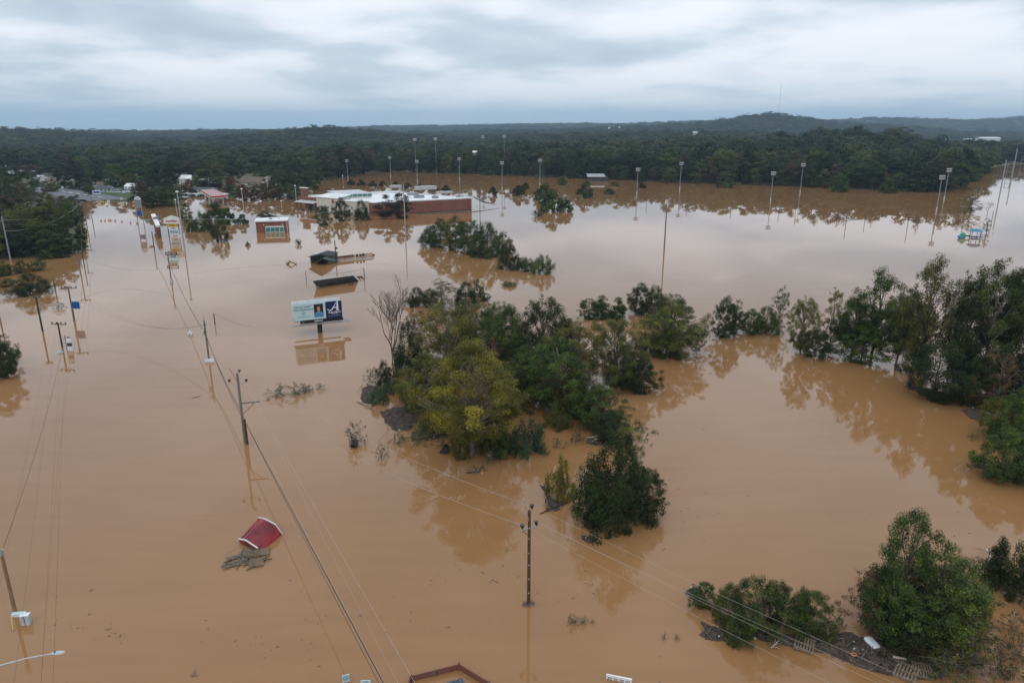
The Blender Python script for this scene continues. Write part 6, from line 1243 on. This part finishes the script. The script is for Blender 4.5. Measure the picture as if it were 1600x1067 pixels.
def street_signs():
    b = PT(151, 304); e = empty('monument_sign', b, 'low blue and white sign on the grass verge', 'sign'); mb = MB(); mb.box(-2.2, 2.2, -.3, .3, 0, 2.2); c = mb.build('panel', M['white'], e); mb = MB(); mb.box(-1.2, 2.1, -.34, -.31, .7, 1.8); mb.build('blue_face', M['blue'], c)
    for px, py, lab in ((194, 304, 'small white sign on the grass verge'), (98, 297, 'small white sign at the far road edge'), (161, 291, 'white post sign by the small cream house'), (190.5, 315, 'grey sign half drowned at the verge edge')):
        b = PT(px, py); e = empty('small_sign', b, lab, 'sign'); mb = MB(); mb.tube([(0, .05, -1), (0, .05, 2)], .06, 6); mb.build('post', M['grey'], e); mb = MB(); mb.box(-.7, .7, -.04, .02, .8, 2.1); mb.build('face', M['bwhite'] if px != 190.5 else M['lgrey'], e)
    for i, (px, py) in enumerate(((158, 345.5), (164, 345.3), (170, 344.8), (173, 344.8), (180, 345.6), (190.5, 347), (204, 349), (214, 350))):
        b = P(px, py); 
        if i == 0:
            e = empty('traffic_barrel', b, '', 'traffic barrel', 'traffic barrels in a row across the flooded road'); mb = MB(); mb.tube([(0, 0, -.4), (0, 0, .3)], .36, 12); mb.build('body', M['orange'], e); mb = MB(); mb.tube([(0, 0, .3), (0, 0, .55)], .33, 12); mb.build('white_band', M['white'], e); mb = MB(); mb.tube([(0, 0, .55), (0, 0, .85)], .30, 12); mb.build('top', M['orange'], e); bar0 = e
        else: e = dup(bar0, loc=b)
        e.scale = (.75, .75, .75); e['label'] = 'orange barrel in the row across the flooded road, ' + (ORD[i] + (' from left' if i else '') if i < 7 else 'rightmost')
    for i, (px, py) in enumerate(((154, 318), (160, 318), (167, 319.5), (170, 317), (210, 318.5))):
        b = P(px, py); e = empty('road_barrier', b, 'yellow road barrier at the water edge, ' + (ORD[i] + (' from left' if i else '') if i < 4 else 'rightmost'), 'barrier', 'yellow barriers at the water edge'); mb = MB(); mb.box(-.7, .7, -.05, .05, .5, 1.3); mb.build('board', M['yellow'] if i != 3 else M['white'], e); mb = MB(); mb.beam((-.6, -.3, -.5), (-.6, 0, 1.3), .08, .08); mb.beam((.6, -.3, -.5), (.6, 0, 1.3), .08, .08); mb.build('legs', M['white'], e)
street_signs()
def playground():
    b = P(1517, 372); e = empty('play_tower', b, 'teal and blue play structure with canopies in the flooded field', 'play structure'); e.scale = (.8, .8, .85); mb = MB(); k = 8; r = 3.0; cx = 1.6
    vs = [(cx + r * math.cos(t / k * 6.283), r * math.sin(t / k * 6.283), 2.7) for t in range(k)] + [(cx + r * .55 * math.cos(t / k * 6.283), r * .55 * math.sin(t / k * 6.283), 3.5) for t in range(k)] + [(cx, 0, 3.8)]
    mb.add(vs, [(t, (t + 1) % k, k + (t + 1) % k, k + t) for t in range(k)] + [(k + t, k + (t + 1) % k, 2 * k) for t in range(k)] + [tuple(range(k - 1, -1, -1))]); mb.build('canopy', M['teal'], e)
    for x, y in ((-.6, 0), (1.0, -2), (2.6, -2), (3.8, 0), (1.5, 2)): mb = MB(); mb.tube([(x, y, -2), (x, y, 2.8)], .12, 6); mb.build('post', M['blue'], e)
    mb = MB(); mb.box(-.2, 3.4, -1.6, 1.6, .35, .55); mb.build('deck', M['dgrey'], e)
    mb = MB(); mb.tube([(-3.6, 0, -.5), (-3.6, 0, 1.6), (-3.6, 0, 2.3)], [1.15, 1.1, .3], 12); mb.build('tube_tower', M['pgreen'], e); mb = MB(); mb.tube([(-5.5, -.5, 1.0), (-5.2, -1.0, .5), (-4.6, -1.6, .2)], .7, 8); mb.build('slide', M['teal'], e)
    mb = MB(); mb.tube([(-2.6, -.2, .8), (-.6, -.2, .9)], .25, 8); mb.build('bridge', M['wooddark'], e)
playground()
# ------------------------------------------------------------------ bottom foreground
def left_pole():
    b = P(24, 957); h = H_at(b.y, 858) - .15; e = empty('utility_pole', b, 'weathered tan pole at lower left above two white boxes', 'utility pole')
    mb = MB(); k = 8; mb.tube([(0, 0, -3 + (h + 3) * i / k) for i in range(k + 1)], [.15 - .04 * i / k for i in range(k + 1)], 12); mb.build('pole', M['woodtan'], e)
    mb = MB(); mb.box(-.13, .12, -.13, .1, h - .35, h + .05); mb.tube([(-.1, 0, h), (.05, 0, h + .15), (.2, 0, h + .1)], .04, 6); mb.build('cap_fitting', M['galv'], e)
    m_ = mpp(b.y); e2 = empty('utility_box', P(30, 961), 'flat white box at the foot of the weathered tan pole', 'box'); e2.rotation_euler = (0, 0, .12)
    mb = MB(); mb.box(-.45, .42, -.15, .15, -.3, .18); mb.build('cabinet', M['white'], e2); mb = MB(); mb.box(-.47, .44, -.17, .17, .18, .21); mb.build('lid', M['bwhite'], e2)
    e3 = empty('utility_box', P(42, 974), 'upright grey white box right of the flat white box', 'box'); e3.rotation_euler = (0, 0, .15); mb = MB(); mb.box(-.28, .28, -.2, .2, -.5, .75); mb.build('cabinet', M['lgrey'], e3); mb = MB(); mb.box(-.02, .02, -.215, -.2, -.4, .75); mb.box(-.02, .02, -.2, .2, .75, .765); mb.build('strap', M['dgrey'], e3); mb = MB(); mb.box(-.3, .3, -.22, .22, .77, .79); mb.build('lid', M['white'], e3)
    mb = MB(); a = P(18.5, 968, .05); b2 = P(20.5, 984, .05); mb.beam(a + Vector((0, 0, .3)), b2, .05, .05); tag(mb.build('marker_stake', M['yellow']), 'yellow stake slanting in the water below the white boxes', 'stake')
    # cobra-head street lamp, pole outside the frame
    hd = P(80, 1021, 5.2); base = P(-75, 1075, 0); base = Vector((base.x, base.y, 0)); base = P(-40, 1040, 5.0); 
    e = empty('street_lamp', (base.x, base.y, 0), 'slender street lamp arm with flat grey head at lower left', 'street lamp'); hd = hd - Vector((base.x, base.y, 0))
    mb = MB(); mb.tube([(0, 0, -3), (0, 0, 4.6)], .09, 10); mb.build('pole', M['galv'], e)
    mb = MB(); pts = [Vector((0, 0, 4.5)), Vector((0, 0, 4.5)).lerp(hd, .35) + Vector((0, 0, .12)), Vector((0, 0, 4.5)).lerp(hd, .7) + Vector((0, 0, .12)), hd]; mb.tube(pts, [.045, .04, .035, .03], 8); arm = mb.build('arm', M['lgrey'], e)
    d = (hd - pts[2]); d.z = 0; d.normalize(); s = Vector((-d.y, d.x, 0)); mb = MB()
    sec = [(0, .07, .05), (.12, .11, .07), (.4, .15, .08), (.6, .13, .06), (.72, .05, .03)]; vs = []; fs = []
    for t, w, hh in sec:
        c = hd + d * t; vs += [c - s * w, c - s * w * .7 + Vector((0, 0, hh)), c + s * w * .7 + Vector((0, 0, hh)), c + s * w, c + s * w * .6 - Vector((0, 0, hh * .5)), c - s * w * .6 - Vector((0, 0, hh * .5))]
    for i in range(4): fs += [(i * 6 + j, i * 6 + (j + 1) % 6, (i + 1) * 6 + (j + 1) % 6, (i + 1) * 6 + j) for j in range(6)]
    fs += [tuple(range(6)), tuple(29 - j for j in range(6))]; mb.add(vs, fs); lh = mb.build('lamp_head', M['lgrey'], e)
    mb = MB(); c = hd + d * .2 + Vector((0, 0, .075)); mb.tube([c, c + Vector((0, 0, .07))], .045, 8); mb.build('photocell', M['blue'], lh)
left_pole()
def notice_board(cx, cy, w, h, yaw, label, lean=0):
    b = P(cx, cy); e = empty('notice_board', b, label, 'sign', None, yaw)
    mb = MB(); mb.box(-w / 2, w / 2, 0, .04, .1, .1 + h); pn = mb.build('panel', M['bwhite'], e)
    rot = Matrix.Rotation(R(90), 4, 'X')
    for i, tx in enumerate(('NOTICE', 'PRIVATE LOT', 'NO PARKING', 'TOWING')): text('lettering', tx, h * .13, M['tealtext'], pn, Matrix.Translation((0, -.01, .1 + h * (.84 - i * .19))) @ rot)
    for s in (-1, 1): mb = MB(); mb.tube([(s * w * .38, .06, -2), (s * w * .38, .06, .1 + h * .9)], .025, 6); mb.build('post', M['grey'], e)
notice_board(541, 1067, .46, .55, .35, 'smaller white notice board tilted left of the cables')
notice_board(572, 1077, .62, .62, .03, 'wider white notice board beside the cables at the bottom edge')
def fence():
    z = .55
    pts = [(645, 1064), (717.5, 1046), (760, 1072)]; W = [P(x, y) for x, y in pts]
    e = empty('timber_fence', W[1], 'red stained timber fence corner showing above the water', 'fence'); o = W[1]; W = [w - o for w in W]; W[0] = W[1] + (W[0] - W[1]) * 1.03
    ext0 = W[0] + Vector((-.25, -2.5, 0)); ext2 = W[2] + (W[2] - W[1]) * .5
    segs = [(ext0, W[0]), (W[0], W[1]), (W[1], ext2)]
    for a, b in segs:
        n = max(3, int((b - a).length / .14)); mb = MB(); d = (b - a).normalized()
        for i in range(n):
            c = a + (b - a) * ((i + .5) / n); w = (b - a).length / n * .47; hh = .42 + random.Random(i).uniform(-.015, .015); mb.beam(c + Vector((0, 0, -1)), c + Vector((0, 0, hh)), w * 2, .03, up=(d.x, d.y, 0)) if False else mb.add([c - d * w + Vector((0, 0, -1)), c + d * w + Vector((0, 0, -1)), c + d * w + Vector((0, 0, hh)), c - d * w + Vector((0, 0, hh))] + [v + Vector((-d.y, d.x, 0)) * .03 for v in (c - d * w + Vector((0, 0, -1)), c + d * w + Vector((0, 0, -1)), c + d * w + Vector((0, 0, hh)), c - d * w + Vector((0, 0, hh)))], [(0, 1, 2, 3), (7, 6, 5, 4), (3, 2, 6, 7), (0, 3, 7, 4), (1, 5, 6, 2)])
        mb.build('boards', M['fence'], e)
        mb = MB(); off = Vector((-d.y, d.x, 0)) * .06; mb.beam(a + off + Vector((0, 0, .36)), b + off + Vector((0, 0, .36)), .05, .08); mb.build('rail', M['fence'], e)
    for p, hh, mm in ((W[1], .62, 'fence'), (W[0], .5, 'wooddark'), (W[0].lerp(W[1], .48), .52, 'wood'), (W[2] + (W[2] - W[1]) * .1, .6, 'wood')): mb = MB(); mb.box(p.x - .055, p.x + .055, p.y - .055, p.y + .055, -1, hh); mb.build('post', M[mm], e)
    q = [P(692, 1068, .12), P(722, 1058.5, .3), P(730, 1080, .3), P(696, 1088, .1)]; o2 = sum(q, Vector()) / 4
    e = empty('covered_skip', (o2.x, o2.y, 0), 'dark blue tarpaulin covered load inside the fence corner', 'tarpaulin'); mb = MB(); n = 10; vs = []
    o3 = Vector((o2.x, o2.y, 0))
    for i in range(n + 1):
        for j in range(n + 1):
            p = q[0].lerp(q[1], i / n).lerp(q[3].lerp(q[2], i / n), j / n) - o3; p.z += .07 * mnoise.noise(Vector((p.x * 5, p.y * 5, 1))); vs.append(p)
    mb.add(vs, [(i * (n + 1) + j, (i + 1) * (n + 1) + j, (i + 1) * (n + 1) + j + 1, i * (n + 1) + j + 1) for i in range(n) for j in range(n)]); mb.build('tarpaulin', mat('dark_blue_tarp', (.02, .035, .06), .35, .6, 4, col2=(.10, .13, .16)), e)
    mb = MB(); mb.prism([((v - o3).x * .97, (v - o3).y * .97) for v in q], -1, .03); mb.build('crate', M['dgrey'], e)
fence()
def white_rail():
    a, b = P(947, 1060), P(987, 1068); m = frame(a, b - a); W = (b - a).length; e = thing_at('white_rack', m, 'white slatted rack frame floating at the bottom edge', 'rack')
    mb = MB(); mb.box(0, W, 0, .12, .18, .32); mb.build('top_rail', M['white'], e)
    for i in range(5): x = .05 + i * (W - .1) / 4; mb = MB(); mb.box(x - .045, x + .045, -.02, .1, -.4, .18); mb.build('baluster', M['white'], e)
    mb = MB(); mb.box(.1, W - .1, .02, .08, -.06, .04); mb.build('lower_rail', M['lgrey'], e)
white_rail()
far_forest()
def build_haze():
    mb = MB(); mb.box(-11450, 11450, -1200, 11350, -4.5, 330)
    m = bpy.data.materials.new('haze'); m.use_nodes = True; nt = m.node_tree; nt.nodes.remove(nt.nodes['Principled BSDF'])
    v = N(nt, 'ShaderNodeVolumePrincipled'); v.inputs['Color'].default_value = (.58, .80, 1.0, 1); v.inputs['Density'].default_value = 1.05e-4; v.inputs['Anisotropy'].default_value = .0
    L(nt, v.outputs[0], nt.nodes['Material Output'].inputs['Volume'])
    o = mb.build('haze', m); tag(o, 'thin blue haze over the valley', 'haze', kind='stuff')
build_haze()
